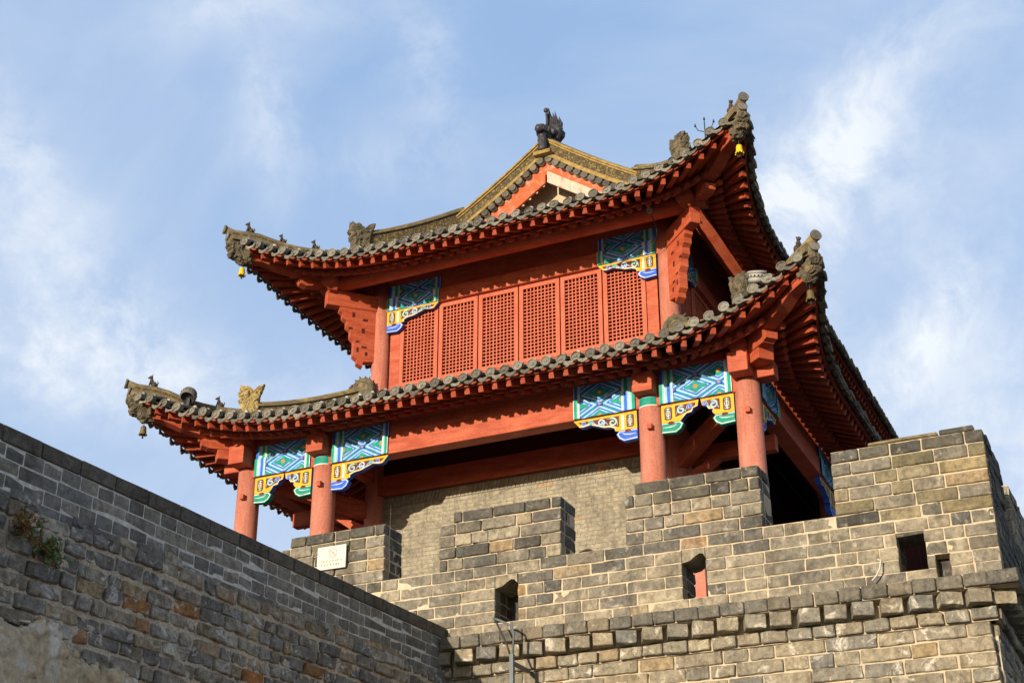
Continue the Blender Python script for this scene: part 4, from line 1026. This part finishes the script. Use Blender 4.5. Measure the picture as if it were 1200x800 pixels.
# ---- lower beams, all four sides
bf = 6.5 + .15     # beam front face for the front side (b)
for k in range(4):
    f = T(k); A = COLX if k % 2 == 0 else COLY; Bc = COLY if k % 2 == 0 else COLX
    mb = MB()
    mb.box((-A + .12, Bc - .14, 10.70), (A - .12, Bc + .14, 11.025), 'red_wood', fn=lambda a, b, z: f(a, b, z))
    build('main_beam', mb, tower, bevel=0.012)
    mb = MB()
    mb.box((-A + .12, Bc - .05, 11.028), (A - .12, Bc + .115, 11.27), 'red_wood', fn=lambda a, b, z: f(a, b, z)); build('beam_board', mb, tower)
    mb = MB(); mb.tube([f(-A - .42, Bc, 11.36), f(A + .42, Bc, 11.36)], 0.145, 'red_wood', n=18); build('eave_purlin', mb, tower)
    ZR = [(10.705, 11.022, 0.0), (11.03, 11.262, -0.025)]
    if k % 2 == 0:
        cols = (-4.46, -2.93, 2.92, 4.46)
        if k == 0:
            panel(f, -4.26, -3.14, ZR, Bc + .145, -3.68, 10.90)
            panel(f, -2.72, -1.64, ZR, Bc + .145, -2.13 + .37, 10.90)
            panel(f, 1.69, 2.72, ZR, Bc + .145, 2.13 + .37, 10.90, flip=True)
            panel(f, 3.12, 4.27, ZR, Bc + .145, 3.70, 10.90)
            for (a0, sg, Lb, ft) in ((-4.26, 1, .58, 'p_teal'), (-3.13, -1, .53, 'p_teal'), (-2.73, 1, 1.08, 'p_blue'), (2.72, -1, 1.05, 'p_blue'), (3.12, 1, .60, 'p_teal'), (4.27, -1, .52, 'p_teal')):
                bracket(f, a0, sg, Lb, 10.695, Bc + .11, foot=ft)
    else:
        cols = (-8.3, -3.3, 3.3, 8.3)
        for (a0, a1, cx) in ((-8.1, -7.1, -7.6), (-4.5, -3.5, -4.0)): panel(f, a0, a1, ZR, Bc + .145, cx, 10.9)
        for (a0, sg) in ((-8.1, 1), (-3.5, -1)): bracket(f, a0, sg, .95, 10.695, Bc + .11)
        if k == 1: pass
    # beam heads over the columns
    for c in cols:
        if abs(c) == A: continue
        mb = MB(); mb.box((c - .165, Bc - .2, 10.875), (c + .165, Bc + .40, 11.20), 'red_wood', fn=lambda a, b, z: f(a, b, z + (0.0))); build('beam_head', mb, tower, bevel=0.012)
for sx in (-1, 1):
    for sy in (-1, 1):
        cx, cy = XC + sx * COLX, YC + sy * COLY
        mb = MB(); mb.beam((cx, cy, 11.05), (cx, cy + sy * .46, 11.05), .31, .33, 'red_wood'); build('beam_head', mb, tower, bevel=0.012)
        mb = MB(); mb.beam((cx, cy, 11.00), (cx + sx * .46, cy, 11.00), .27, .26, 'red_wood'); build('beam_head', mb, tower, bevel=0.012)
        mb = MB(); mb.beam((cx - sx * 1.55, cy - sy * 1.45, 11.30), (cx + sx * .44, cy + sy * .42, 11.16), .27, .30, 'red_wood'); build('corner_beam', mb, tower, bevel=0.012)
        # ties from the colonnade back to the hall, and raking braces
        hx, hy = XC + sx * UX, YC + sy * UY
        mb = MB(); mb.beam((XC + sx * 2.93, cy - sy * .1, 11.0), (hx, hy, 11.0), .17, .26, 'red_wood'); build('tie_beam', mb, tower)
        mb = MB(); mb.beam((cx, YC + sy * 6.8, 10.45), (hx, YC + sy * 6.8, 10.45), .17, .26, 'red_wood'); build('tie_beam', mb, tower)
        mb = MB(); mb.beam((hx, hy, 10.35), (cx - sx * .1, cy - sy * .1, 10.75), .18, .30, 'red_wood', h2=.22); build('corner_brace', mb, tower)
        mb = MB(); mb.beam((hx + sx * .1, hy, 10.0), (hx + sx * .75, hy, 10.40), .15, .2, 'red_wood', h2=.10); build('corner_brace', mb, tower)

# ---- brick hall
mb = MB()
for k in (0, 1, 3):
    f = T(k); A = UX if k % 2 == 0 else UY; Bc = UY if k % 2 == 0 else UX
    fr = lambda s, z, n: f(s, Bc + n, z)
    if k == 0:
        bricks(mb, fr, -A, A, 6.10, 0.0745, 58, 0.30, 0.06, 0.0035, 'hall_brick', 'hall_mortar', gap=0.008, mdepth=0.3, mback=0.006, nx=1, nz=1, rad=0.002, pat='stretch')
        s = -A
        while s < A - .05:
            one_brick(mb, lambda a, z, n: fr(a + (z - 10.42) * .25, z, n), s + .004, s + .066, 10.43, 10.60, .1, .003, 'hall_brick', 1, 1, 0.01, .002); s += .074
        mb.box((-A, Bc - .3, 10.423), (A, Bc - .004, 10.62), 'hall_mortar', fn=lambda a, b, z: f(a, b, z))
    else:
        holes = [(-5.4, -4.1, 6.1, 8.4)]
        bricks(mb, fr, -A + .3, A - .3, 6.10, 0.149, 30, 0.30, 0.06, 0.004, 'hall_brick', 'hall_mortar', gap=0.008, mdepth=0.3, mback=0.006, nx=1, nz=1, rad=0.002, pat='stretch', holes=holes)
mb.box((-UX + .31, -UY + .31, 6.1), (UX - .31, UY, 12.4), 'hall_mortar', fn=lambda a, b, z: (XC + a, YC + b, z))
build('brick_hall', mb, tower)
for k in range(4):
    f = T(k); A = UX if k % 2 == 0 else UY; Bc = UY if k % 2 == 0 else UX
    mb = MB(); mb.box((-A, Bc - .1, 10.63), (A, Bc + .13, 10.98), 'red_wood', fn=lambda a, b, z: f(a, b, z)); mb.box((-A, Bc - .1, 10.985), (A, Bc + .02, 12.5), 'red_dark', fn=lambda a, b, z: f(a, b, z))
    build('lintel_beam', mb, tower)
f = T(1); mb = MB()
for i in range(6): mb.box((-5.38 + i * .21, UX - .1, 6.12), (-5.18 + i * .21, UX - .04, 8.38), 'red_lattice', fn=lambda a, b, z: f(a, b, z))
build('plank_door', mb, tower)

# ---- upper storey
def lattice_window(f, a0, a1, z0, z1, bb):
    mb = MB(); B_ = lambda p0, p1, m: mb.box(p0, p1, m, fn=lambda a, b, z: f(a, b, z))
    fw = .078
    B_((a0, bb - .03, z0), (a0 + fw, bb + .035, z1), 'red_lattice'); B_((a1 - fw, bb - .03, z0), (a1, bb + .035, z1), 'red_lattice')
    B_((a0 + fw, bb - .03, z0), (a1 - fw, bb + .033, z0 + fw), 'red_lattice'); B_((a0 + fw, bb - .03, z1 - fw), (a1 - fw, bb + .033, z1), 'red_lattice')
    w = build('lattice_window', mb, tower)
    mb = MB()
    x0, x1, y0, y1 = a0 + fw, a1 - fw, z0 + fw, z1 - fw; nx = 9; ny = max(3, round((y1 - y0) / ((x1 - x0) / nx)))
    bw = .0205
    for i in range(1, nx): x = x0 + (x1 - x0) * i / nx; w1 = bw * rng.uniform(.85, 1.15); x += rng.uniform(-.0015, .0015); mb.box((x - w1 / 2, bb - .030, y0), (x + w1 / 2, bb + .018, y1), 'red_lattice', fn=lambda a, b, z: f(a, b, z))
    for i in range(1, ny): y = y0 + (y1 - y0) * i / ny; mb.box((x0, bb - .028, y - bw / 2), (x1, bb + .015, y + bw / 2), 'red_lattice', fn=lambda a, b, z: f(a, b, z))
    build('lattice', mb, w)
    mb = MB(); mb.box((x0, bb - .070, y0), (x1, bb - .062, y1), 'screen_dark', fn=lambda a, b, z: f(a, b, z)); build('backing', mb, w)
for k in range(4):
    f = T(k); A = UX if k % 2 == 0 else UY; Bc = UY if k % 2 == 0 else UX
    nw = 6 if k % 2 == 0 else 15; lim = A - .20
    Wd = lambda p0, p1, m='red_wood': mb.box(p0, p1, m, fn=lambda a, b, z: f(a, b, z))
    # corner posts, sill rail, head beam, upper board
    mb = MB()
    for s_ in (-1, 1):
        mb = MB(); Wd((min(s_ * lim, s_ * (lim - .20)), Bc - .06, 12.4), (max(s_ * lim, s_ * (lim - .20)), Bc + .02, 14.24)); build('jamb_post', mb, tower)
    mb = MB()
    mb = MB(); Wd((-A + .15, Bc - .06, 12.45), (A - .15, Bc + .03, 12.70)); build('sill_rail', mb, tower)
    mb = MB(); Wd((-A + .12, Bc - .1, 14.245), (A - .12, Bc + .115, 14.52)); build('head_beam', mb, tower, bevel=.01)
    mb = MB(); Wd((-A + .12, Bc - .1, 14.523), (A - .12, Bc + .04, 15.3)); build('upper_board', mb, tower)
    w_ = (2 * (lim - .20)) / nw
    for i in range(nw):
        a0 = -(lim - .20) + i * w_
        if k == 2: continue
        lattice_window(f, a0 + .012, a0 + w_ - .012, 12.705, 14.235, Bc)
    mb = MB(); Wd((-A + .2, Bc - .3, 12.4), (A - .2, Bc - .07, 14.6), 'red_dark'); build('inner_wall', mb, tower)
    ZR = [(14.25, 14.515, 0.0), (14.525, 14.80, -0.07)]
    if k != 2:
        for sg in (-1, 1):
            a_in, a_out = sg * (A - .17), sg * (A - .17 - 1.08)
            panel(f, min(a_in, a_out), max(a_in, a_out), ZR, Bc + .12, sg * (A - .17 - .60), 14.47, flip=sg > 0, db=.19)
            bracket(f, a_in, -sg, 1.08, 14.243, Bc + .125, h=.44, thick=.07)
    # purlin carried on the corner beams
    mb = MB(); mb.tube([f(-A - .95, Bc + .65, 14.75), f(A + .95, Bc + .65, 14.75)], 0.15, 'red_wood', n=18); build('eave_purlin', mb, tower)
for sx in (-1, 1):
    for sy in (-1, 1):
        cx, cy = XC + sx * UX, YC + sy * UY; d = Vector((sx, sy, 0)).normalized()
        fr = clay_frame((cx, cy, 0), d)
        mb = MB(); mb.beam(fr(-.1, 14.44, 0), fr(1.10, 14.44, 0), .20, .32, 'red_wood'); build('corner_beam', mb, tower, bevel=.012)
        mb = MB()
        pl = [(.14, 14.28), (.84, 14.28), (.84, 14.20), (.78, 14.16), (.78, 14.06), (.70, 14.01), (.70, 13.90), (.62, 13.84), (.62, 13.70), (.55, 13.62), (.55, 13.32), (.47, 13.26), (.47, 13.18), (.36, 13.12), (.36, 13.22), (.14, 13.26)]
        mb.prism(pl, fr, -.075, .075, 'red_wood')
        for (a, z, w, h) in ((.30, 14.05, .10, .05), (.55, 14.1, .05, .10), (.35, 13.8, .06, .10), (.58, 13.85, .08, .04), (.30, 13.5, .10, .04), (.45, 13.4, .04, .10), (.28, 13.35, .05, .08), (.44, 13.6, .07, .035)):
            for s_ in (-1, 1): mb.box((a, z, s_ * .0765 - .002), (a + w, z + h, s_ * .0765 + .002), 'red_dark', fn=lambda a_, z_, n_: fr(a_, z_, n_))
        build('carved_bracket', mb, tower, bevel=.006)

# ---- gables of the upper roof
def zside(a): return zs_(UPP, 1, 0, abs(a))       # height of the side slopes at distance a from the ridge line
for k in (0, 2):
    f = T(k); G = 5.50                            # gable plane (b)
    hw = 1.95
    N = 9
    xs_ = [-hw + 2 * hw * i / (2 * N) for i in range(2 * N + 1)]
    def cur(a): t = abs(a) / hw; return zside(hw) + (zside(0) - zside(hw)) * ((1 - t) * .86 + .14 * (1 - t) ** 2)
    # pediment wall
    mb = MB(); mb.prism([(-hw + .1, 15.9)] + [(a * .95, cur(a) - .12) for a in xs_] + [(hw - .1, 15.9)], lambda a, z, n: f(a, G - .42 + n, z), -.1, 0, 'mortar'); build('gable_wall', mb, upp_roof)
    for sg in (-1, 1):
        mb = MB()
        up = [(sg * hw * i / N, cur(hw * i / N) - .13) for i in range(N + 1)]
        dn = [(sg * hw * i / N, cur(hw * i / N) - .13 - .30) for i in range(N, -1, -1)]
        for i in range(N):
            mb.prism([up[i], up[i + 1], dn[N - i - 1], dn[N - i]], lambda a, z, n: f(a, G + n, z), -.06, 0, 'gable_paint')
        build('bargeboard', mb, upp_roof)
        mb = MB()
        mb.prism([(sg * .02, cur(0) - .36), (sg * 1.6, cur(1.6) - .32), (sg * 1.6, cur(1.6) - .56), (sg * .02, cur(0) - .62)], lambda a, z, n: f(a, G + .015 + n, z), -.05, 0, 'bare_board' if sg > 0 else 'gable_paint')
        build('gable_board', mb, upp_roof)
        mb = MB()
        for i in range(13):                                              # tile ends of the verge
            a = sg * (.09 + i * .150)
            z = cur(a) - .085
            mb.tube([f(a, G - .35, z + .0), f(a, G + .10, z)], .068, 'tile', n=10)
            mb.tube([f(a, G + .10, z), f(a, G + .125, z)], .076, 'tile', n=10)
        build('verge_tiles', mb, upp_roof)
        mb = MB()
        pth = [f(sg * hw * 1.02 * i / N, G - .02, cur(hw * i / N)) for i in range(N + 1)]
        sd_ = Vector(f(0, 1, 0)) - Vector(f(0, 0, 0))
        mb.sweep(pth, .30, -.03, .05, 'verge_clay', side=sd_); mb.sweep(pth, .24, .05, .08, 'verge_clay', side=sd_); mb.sweep(pth, .17, .08, .30, 'carved_band', side=sd_)
        mb.sweep(pth, .22, .30, .345, 'verge_clay', side=sd_); mb.sweep(pth, .28, .345, .39, 'verge_clay', side=sd_); mb.tube([Vector(p) + Vector((0, 0, .41)) for p in pth], .055, 'ridge_clay', n=8)
        build('verge_ridge', mb, upp_roof)
    # ridge end dragon
    P_ = Vector(f(0, G - .02, zside(0))); d = Vector(f(0, 1, 0)) - Vector(f(0, 0, 0))
    fr = clay_frame(P_ + Vector((0, 0, .36)), d); m_ = 'black_glaze'; mb = MB()
    mb.prism([(-.50, 0), (-.54, .20), (-.46, .40), (-.34, .48), (-.20, .46), (-.10, .36), (.02, .26), (.08, .08), (.05, 0)], fr, -.11, .11, m_, bulge=.15)
    for i in range(9):
        th = 1.2 + i * .22
        mb.tube([fr(-.30 + .18 * math.cos(th), .25 + .2 * math.sin(th), .0), fr(-.30 + .36 * math.cos(th), .28 + .42 * math.sin(th), 0)], [.07, .012], m_, n=6)
    for s_ in (-1, 1):
        mb.blob(fr(-.25, .22, s_ * .10), (.2, .08, .18), m_, .04, 12); mb.blob(fr(-.0, .2, s_ * .09), (.12, .06, .12), m_, .03, 12)
    mb.tube([fr(-.06, .35, 0), fr(-.02, .62, 0), fr(.0, .72, 0)], [.035, .024, .024], m_, n=8); mb.blob(fr(.0, .74, 0), (.05, .05, .05), m_)
    mb.blob(fr(-.16, .26, -.10), (.18, .13, .24), m_, .05, 12)
    for i in range(7):
        a_ = -.10 - .02 * i; n_ = .03 - .038 * i; z0_ = .34 + .02 * math.sin(i)
        zt_ = .86 + .07 * math.sin(i * 2.1) - .03 * i
        mb.tube([fr(a_, z0_, n_), fr(a_ - .02, (z0_ + zt_) / 2, n_ - .025), fr(a_, zt_, n_ + .01)], [.055, .042, .006], m_, n=6)
    # crouching head on its post at the front
    mb.tube([fr(.20, -.36, 0), fr(.21, -.05, 0), fr(.22, .08, 0)], [.10, .085, .09], m_, n=8)
    mb.blob(fr(.26, .13, 0), (.13, .11, .11), m_, .05, 14); mb.blob(fr(.36, .08, 0), (.07, .07, .06), m_, .03, 14)
    for s_ in (-1, 1): mb.tube([fr(.24, .18, s_ * .07), fr(.16, .30, s_ * .10)], [.035, .01], m_, n=5)
    carve(build('ridge_end_dragon', mb, upp_roof), .018, .06, 2)
    mb = MB(); mb.box((-.18, G + .02, zside(0) - .08), (.18, G + .24, zside(0) + .0), 'verge_clay', fn=lambda a, b, z: f(a, b, z)); build('finial_base', mb, upp_roof)
mb = MB(); pr_ = [(XC, YC - 5.3, zside(0)), (XC, YC + 5.3, zside(0))]
mb.sweep(pr_, .24, -.05, .12, 'ridge_clay'); mb.sweep(pr_, .15, .12, .42, 'carved_band'); mb.sweep(pr_, .24, .42, .48, 'ridge_clay'); build('main_ridge', mb, upp_roof)

# ------------------------------------------------------------------ bells
def bell(p, mat, label, h=0.16):
    e = empty('wind_bell', p, label, 'bell', 'wind bells under the roof corners')
    p = Vector(p); mb = MB()
    mb.lathe(p - Vector((0, 0, h + .09)), [(q_ * .8, w_) for q_, w_ in [(0.0, h), (.025, h), (.05, h * .93), (.062, h * .75), (.066, h * .4), (.078, h * .12), (.086, 0), (.078, .0), (.06, h * .4), (.055, h * .8)]], mat, 16)
    for i in range(8):
        th = i * math.pi / 4
        mb.tube([p + Vector((.062 * math.cos(th), .062 * math.sin(th), -h - .085)), p + Vector((.068 * math.cos(th), .068 * math.sin(th), -h - .108))], [.015, .006], mat, n=5)
    build('bell_body', mb, e)
    mb = MB(); mb.tube([p, p - Vector((0, 0, .095))], .007, 'iron', n=6); mb.tube([p - Vector((0, 0, .1)), p - Vector((0, 0, h + .13))], .006, 'iron', n=6); mb.blob(p - Vector((0, 0, h + .14)), (.02, .02, .025), 'iron', seg=6, rings=5)
    build('hook', mb, e)
for key, lab in ((('L', -1, -1), 'small bronze wind bell hanging under the left corner of the lower roof'), (('L', 1, -1), 'small bronze wind bell hanging under the right corner of the lower roof'),
                 (('U', -1, -1), 'small yellow wind bell hanging under the left corner of the upper roof'), (('U', 1, -1), 'small yellow wind bell hanging under the right corner of the upper roof')):
    p = bells[key] + Vector((-key[1] * .05, -key[2] * .05, -.17))
    bell(p, 'bronze' if key[0] == 'L' else 'yellow_bell', lab)

# ------------------------------------------------------------------ round lamps on the lower roof
plain('lamp_dark', (0.16, 0.15, 0.13), 0.6, 0.3)
def lamp(t, sx, off, label, d, bm='lamp_white'):
    p = hip_pt(LOW, sx, -1, t, .12) + Vector(off); d = Vector(d).normalized()
    e = empty('round_floodlight', p, label, 'floodlight', 'round floodlights near the lower roof corners')
    mb = MB()
    mb.lathe(p, [(0, -.09), (.10, -.09), (.13, -.06), (.135, -.03), (.125, -.025), (.125, -.01), (.14, -.005), (.14, .03), (.128, .035), (.128, .05), (.142, .055), (.142, .085), (.118, .09)], bm, 24, axis=d)
    b = build('housing', mb, e)
    mb = MB(); mb.lathe(p, [(.118, .088), (.10, .05), (0, .045)], 'iron', 24, axis=d); build('lens', mb, e)
    mb = MB()
    for i in range(16):
        th = 2 * math.pi * i / 16; a = d.cross(Vector((0, 0, 1))).normalized(); b_ = a.cross(d)
        q = p + d * .012 + (a * math.cos(th) + b_ * math.sin(th)) * .141
        mb.beam(q - d * .014, q + d * .014, .022, .006, 'iron')
    build('vent_slots', mb, e)
    mb = MB(); mb.beam(p - d * .06, p - Vector((0, 0, .22)), .05, .03, 'iron'); build('mount', mb, e)
lamp(.14, -1, (.10, -.28, .10), 'round banded floodlight with dark opening behind the left corner tiles of the lower roof', (.12, -.5, -.85), 'lamp_dark')
lamp(.13, 1, (-.22, -.22, .10), 'white slotted round floodlight beside the dragon head at the right of the lower roof', (.15, -.35, .93))

# ------------------------------------------------------------------ small things
# spotlight on the upper purlin with its wires
p = Vector((XC + 2.80, 20.72, 14.70))
e = empty('spotlight', p, 'tiny pale spotlight clamped to the upper purlin above the right painted panel', 'spotlight')
mb = MB(); mb.lathe(p, [(0, -.06), (.035, -.06), (.045, 0), (.055, .06), (.04, .062), (.0, .03)], 'lamp_white', 14, axis=(.3, -1, -.2)); build('lamp_head', mb, e)
mb = MB(); mb.beam(p, p + Vector((0, .1, .1)), .02, .02, 'iron'); build('clamp', mb, e)
mb = MB(); q0 = p; q1 = Vector((XC + UX - .2, 21.3, 14.55)); q2 = Vector((XC + 1.95, 21.34, 14.18))
for s_ in (0, 1): mb.tube([q0 + (q2 - q0) * t + Vector((s_ * .03 * math.sin(t * 3.1) + .35 * math.sin(t * math.pi), 0, -.12 * math.sin(t * math.pi) - s_ * .05 * math.sin(t * 3))) for t in [i / 10 for i in range(11)]], .006, 'iron', n=5)
tag(build('cable', mb), 'thin black cable drooping from the spotlight across the right painted panel', 'cable')
# lightning rod with three prongs
p = hip_pt(UPP, 1, -1, .30, .1) + Vector((-.02, .6, .28))
e = empty('lightning_rod', p, 'thin three pronged lightning rod behind the right corner of the upper roof', 'lightning rod')
mb = MB(); mb.tube([p, p + Vector((0, 0, 1.0))], .010, 'iron', n=6); build('rod', mb, e)
mb = MB(); t_ = p + Vector((0, 0, .78))
for dx in (-.17, .17, 0):
    mb.tube([t_, t_ + Vector((dx * .7, 0, .06)), t_ + Vector((dx, 0, .16 if dx else .26))], .008, 'iron', n=5)
    q = t_ + Vector((dx, 0, .16 if dx else .26)); mb.tube([q, q + Vector((0, 0, .06))], [.022, .004], 'iron', n=6)
build('prongs', mb, e)

# notice on the leftmost merlon
e = empty('notice_board', (-10.0, 15.96, 7.43), 'cream notice plate with faded red prohibition circle on the left merlon', 'sign')
nf = lambda a, z, n: (-10.01 + a, 15.972 - n, 7.59 + z)
mb = MB(); mb.box((-.215, -.155, 0), (.215, .155, .022), 'sign_white', fn=nf); build('plate', mb, e)
mb = MB()
vs = []
for i in range(24):
    t = 2 * math.pi * i / 24
    vs += [nf(.02 + .065 * math.cos(t), .06 + .065 * math.sin(t), .024), nf(.02 + .055 * math.cos(t), .06 + .055 * math.sin(t), .024)]
mb.add(vs, [(2 * i, (2 * i + 2) % 48, (2 * i + 3) % 48, 2 * i + 1) for i in range(24)], 'sign_red')
ribbon(mb, nf, [(-.025, .10), (.02, .06), (.065, .02)], .014, .025, 'sign_red')
ribbon(mb, nf, [(.03, .09), (.02, .06), (.035, .02)], .016, .0245, 'sign_grey')
build('prohibition_mark', mb, e)
mb = MB(); r2 = random.Random(5)
for row, n_, z in ((0, 8, -.045), (1, 7, -.098)):
    for i in range(n_):
        cx = -.15 + i * .043 + row * .01
        for _ in range(5):
            if r2.random() < .6: x = cx + r2.uniform(-.012, .004); zz_ = z + r2.uniform(-.014, .014); ribbon(mb, nf, [(x - .006, zz_), (x + .004, zz_), (x + .014, zz_)], .007, .0245, 'sign_grey')
            else: x = cx + r2.uniform(-.012, .012); ribbon(mb, nf, [(x, z - .016), (x, z), (x, z + .016)], .007, .0245, 'sign_grey')
ribbon(mb, nf, [(-.165, .09), (-.15, .105), (-.135, .09)], .01, .0245, 'sign_red')
build('lettering', mb, e)

# steel lamp arm in front of the wall
def PX(x, y, Y):
    """point on the plane at depth Y seen at photo pixel x,y (used only to work out real positions)"""
    fpx = 1740.; p_, h_ = R(26.04), R(24.91)
    F = Vector((-math.sin(h_) * math.cos(p_), math.cos(h_) * math.cos(p_), math.sin(p_))); Rt = Vector((math.cos(h_), math.sin(h_), 0)); U = Rt.cross(F)
    d = F + Rt * (x - 600) / fpx - U * (y - 400) / fpx
    return Vector((0, 0, 1.6)) + d * (Y / d.y)
Yl = 15.55
e = empty('lamp_arm', PX(600, 800, Yl), 'grey steel post with thin bent arms in front of the wall corner', 'lamp post')
b0 = PX(600, 766, Yl); b1 = b0 + Vector((0, 0, -3.0))
mb = MB(); mb.beam(b1, b0, .048, .048, 'grey_steel', up=(0, 1, 0)); build('post', mb, e)
mb = MB(); mb.tube([PX(598, 768, Yl), PX(594, 755, Yl), PX(586, 738, Yl), PX(580, 725, Yl)], .012, 'iron', n=8)
mb.tube([PX(578, 724, Yl), PX(584, 726, Yl), PX(592, 729, Yl), PX(600, 734, Yl), PX(602, 741, Yl), PX(601, 768, Yl)], [.012, .016, .013, .013, .013, .013], 'grey_steel', n=8)
build('bent_arm', mb, e)
mb = MB(); mb.beam(b0 + Vector((0, .03, -.1)), b0 + Vector((0, .48, -.1)), .04, .04, 'grey_steel'); build('wall_fixing', mb, e)
# cord
mb = MB(); pts = [PX(1028, 655, 15.93), PX(1032, 656, 15.92), PX(1031, 666, 15.90), PX(1027, 674, 15.90), PX(1022, 680, 15.9)]
mb.tube(pts, .010, 'white_cord', n=6)
tag(build('white_cord', mb), 'short bent white cord poking out of the brickwork left of the right loophole', 'cord')
# red drum behind the crenel, and red cabinet behind the middle loophole
p = PX(689, 652, 17.3)
mb = MB(); mb.lathe((p.x, p.y, 6.102), [(0.0, 0), (.13, 0), (.135, p.z - 6.102 - .02), (.12, p.z - 6.102 + .05), (.05, p.z - 6.102 + .09), (0, p.z - 6.102 + .1)], 'red_column', 20)
tag(build('red_bollard', mb, origin=(p.x, p.y, 6.102)), 'dark red round topped post peeping over the sill between the second and third merlons', 'post')
p = PX(815, 682, 18.2)
mb = MB(); mb.box((p.x - .22, p.y, 6.102), (p.x + .45, p.y + .35, p.z + .30), 'red_column'); mb.box((p.x - .25, p.y - .03, p.z + .302), (p.x + .48, p.y + .38, p.z + .34), 'red_wood')
tag(build('red_cabinet', mb, bevel=.015), 'red painted cabinet on the terrace seen through the middle loophole', 'cabinet')
p = PX(1070, 650, 18.0)
e = empty('plank_screen', (p.x, p.y, 6.102), 'dark red plank screen seen through the loophole under the right merlon', 'screen')
for i in range(9):
    mb = MB(); mb.box((p.x - .9 + i * .2, p.y, 6.2), (p.x - .715 + i * .2, p.y + .04, 7.55), 'soffit_board'); build('plank', mb, e)
mb = MB(); mb.box((p.x - .9, p.y + .042, 6.5), (p.x + .9, p.y + .09, 6.6), 'red_wood'); mb.box((p.x - .85, p.y + .042, 6.102), (p.x - .78, p.y + .1, 7.4), 'red_wood'); mb.box((p.x + .78, p.y + .042, 6.102), (p.x + .85, p.y + .1, 7.4), 'red_wood'); build('rail', mb, e)

# weeds on the side wall
def weed(s, z, n, label, size, mats, seed):
    r_ = random.Random(seed); e = empty('weed', SF(s, z, .08), label, 'plant', 'weeds growing out of the side wall')
    st = MB(); lf = MB(); base = Vector(SF(s, z, .08)); nv_ = Vector((nn.x, nn.y, 0))
    for _ in range(n):
        dv = (Vector((dd.x, dd.y, 0)) * r_.uniform(-1, 1) + nv_ * r_.uniform(.2, 1.0) + Vector((0, 0, r_.uniform(-.5, 1.1)))).normalized()
        b0 = base + Vector((dd.x, dd.y, 0)) * r_.uniform(-.12, .12) * size * 3 + Vector((0, 0, r_.uniform(-.06, .06)))
        Ls = size * r_.uniform(.5, 1.2); pts = [b0 + dv * Ls * t + Vector((0, 0, -.35 * Ls * t * t)) for t in (0, .33, .66, 1)]
        st.tube(pts, [.005, .004, .003, .002], 'stem', n=4)
        for j in range(12):
            t = r_.uniform(.2, 1); c = b0 + dv * Ls * t + Vector((0, 0, -.35 * Ls * t * t))
            a = Vector((r_.gauss(0, 1), r_.gauss(0, 1), r_.gauss(0, 1))).normalized(); b = a.orthogonal().normalized(); l = size * r_.uniform(.12, .26)
            lf.add([c, c + a * l * .5 + b * l * .22, c + a * l, c + a * l * .5 - b * l * .22], [(0, 1, 2, 3)], r_.choice(mats))
    build('stems', st, e); build('leaves', lf, e)
weed(7.05, 5.62, 26, 'green and rust coloured weed tuft on the side wall at the left edge', .22, ['leaf', 'dry_leaf', 'dry_leaf'], 1)
weed(6.75, 5.52, 30, 'leafy green weed tuft sprouting low in the rough courses of the side wall', .20, ['leaf', 'leaf', 'leaf', 'dry_leaf'], 2)
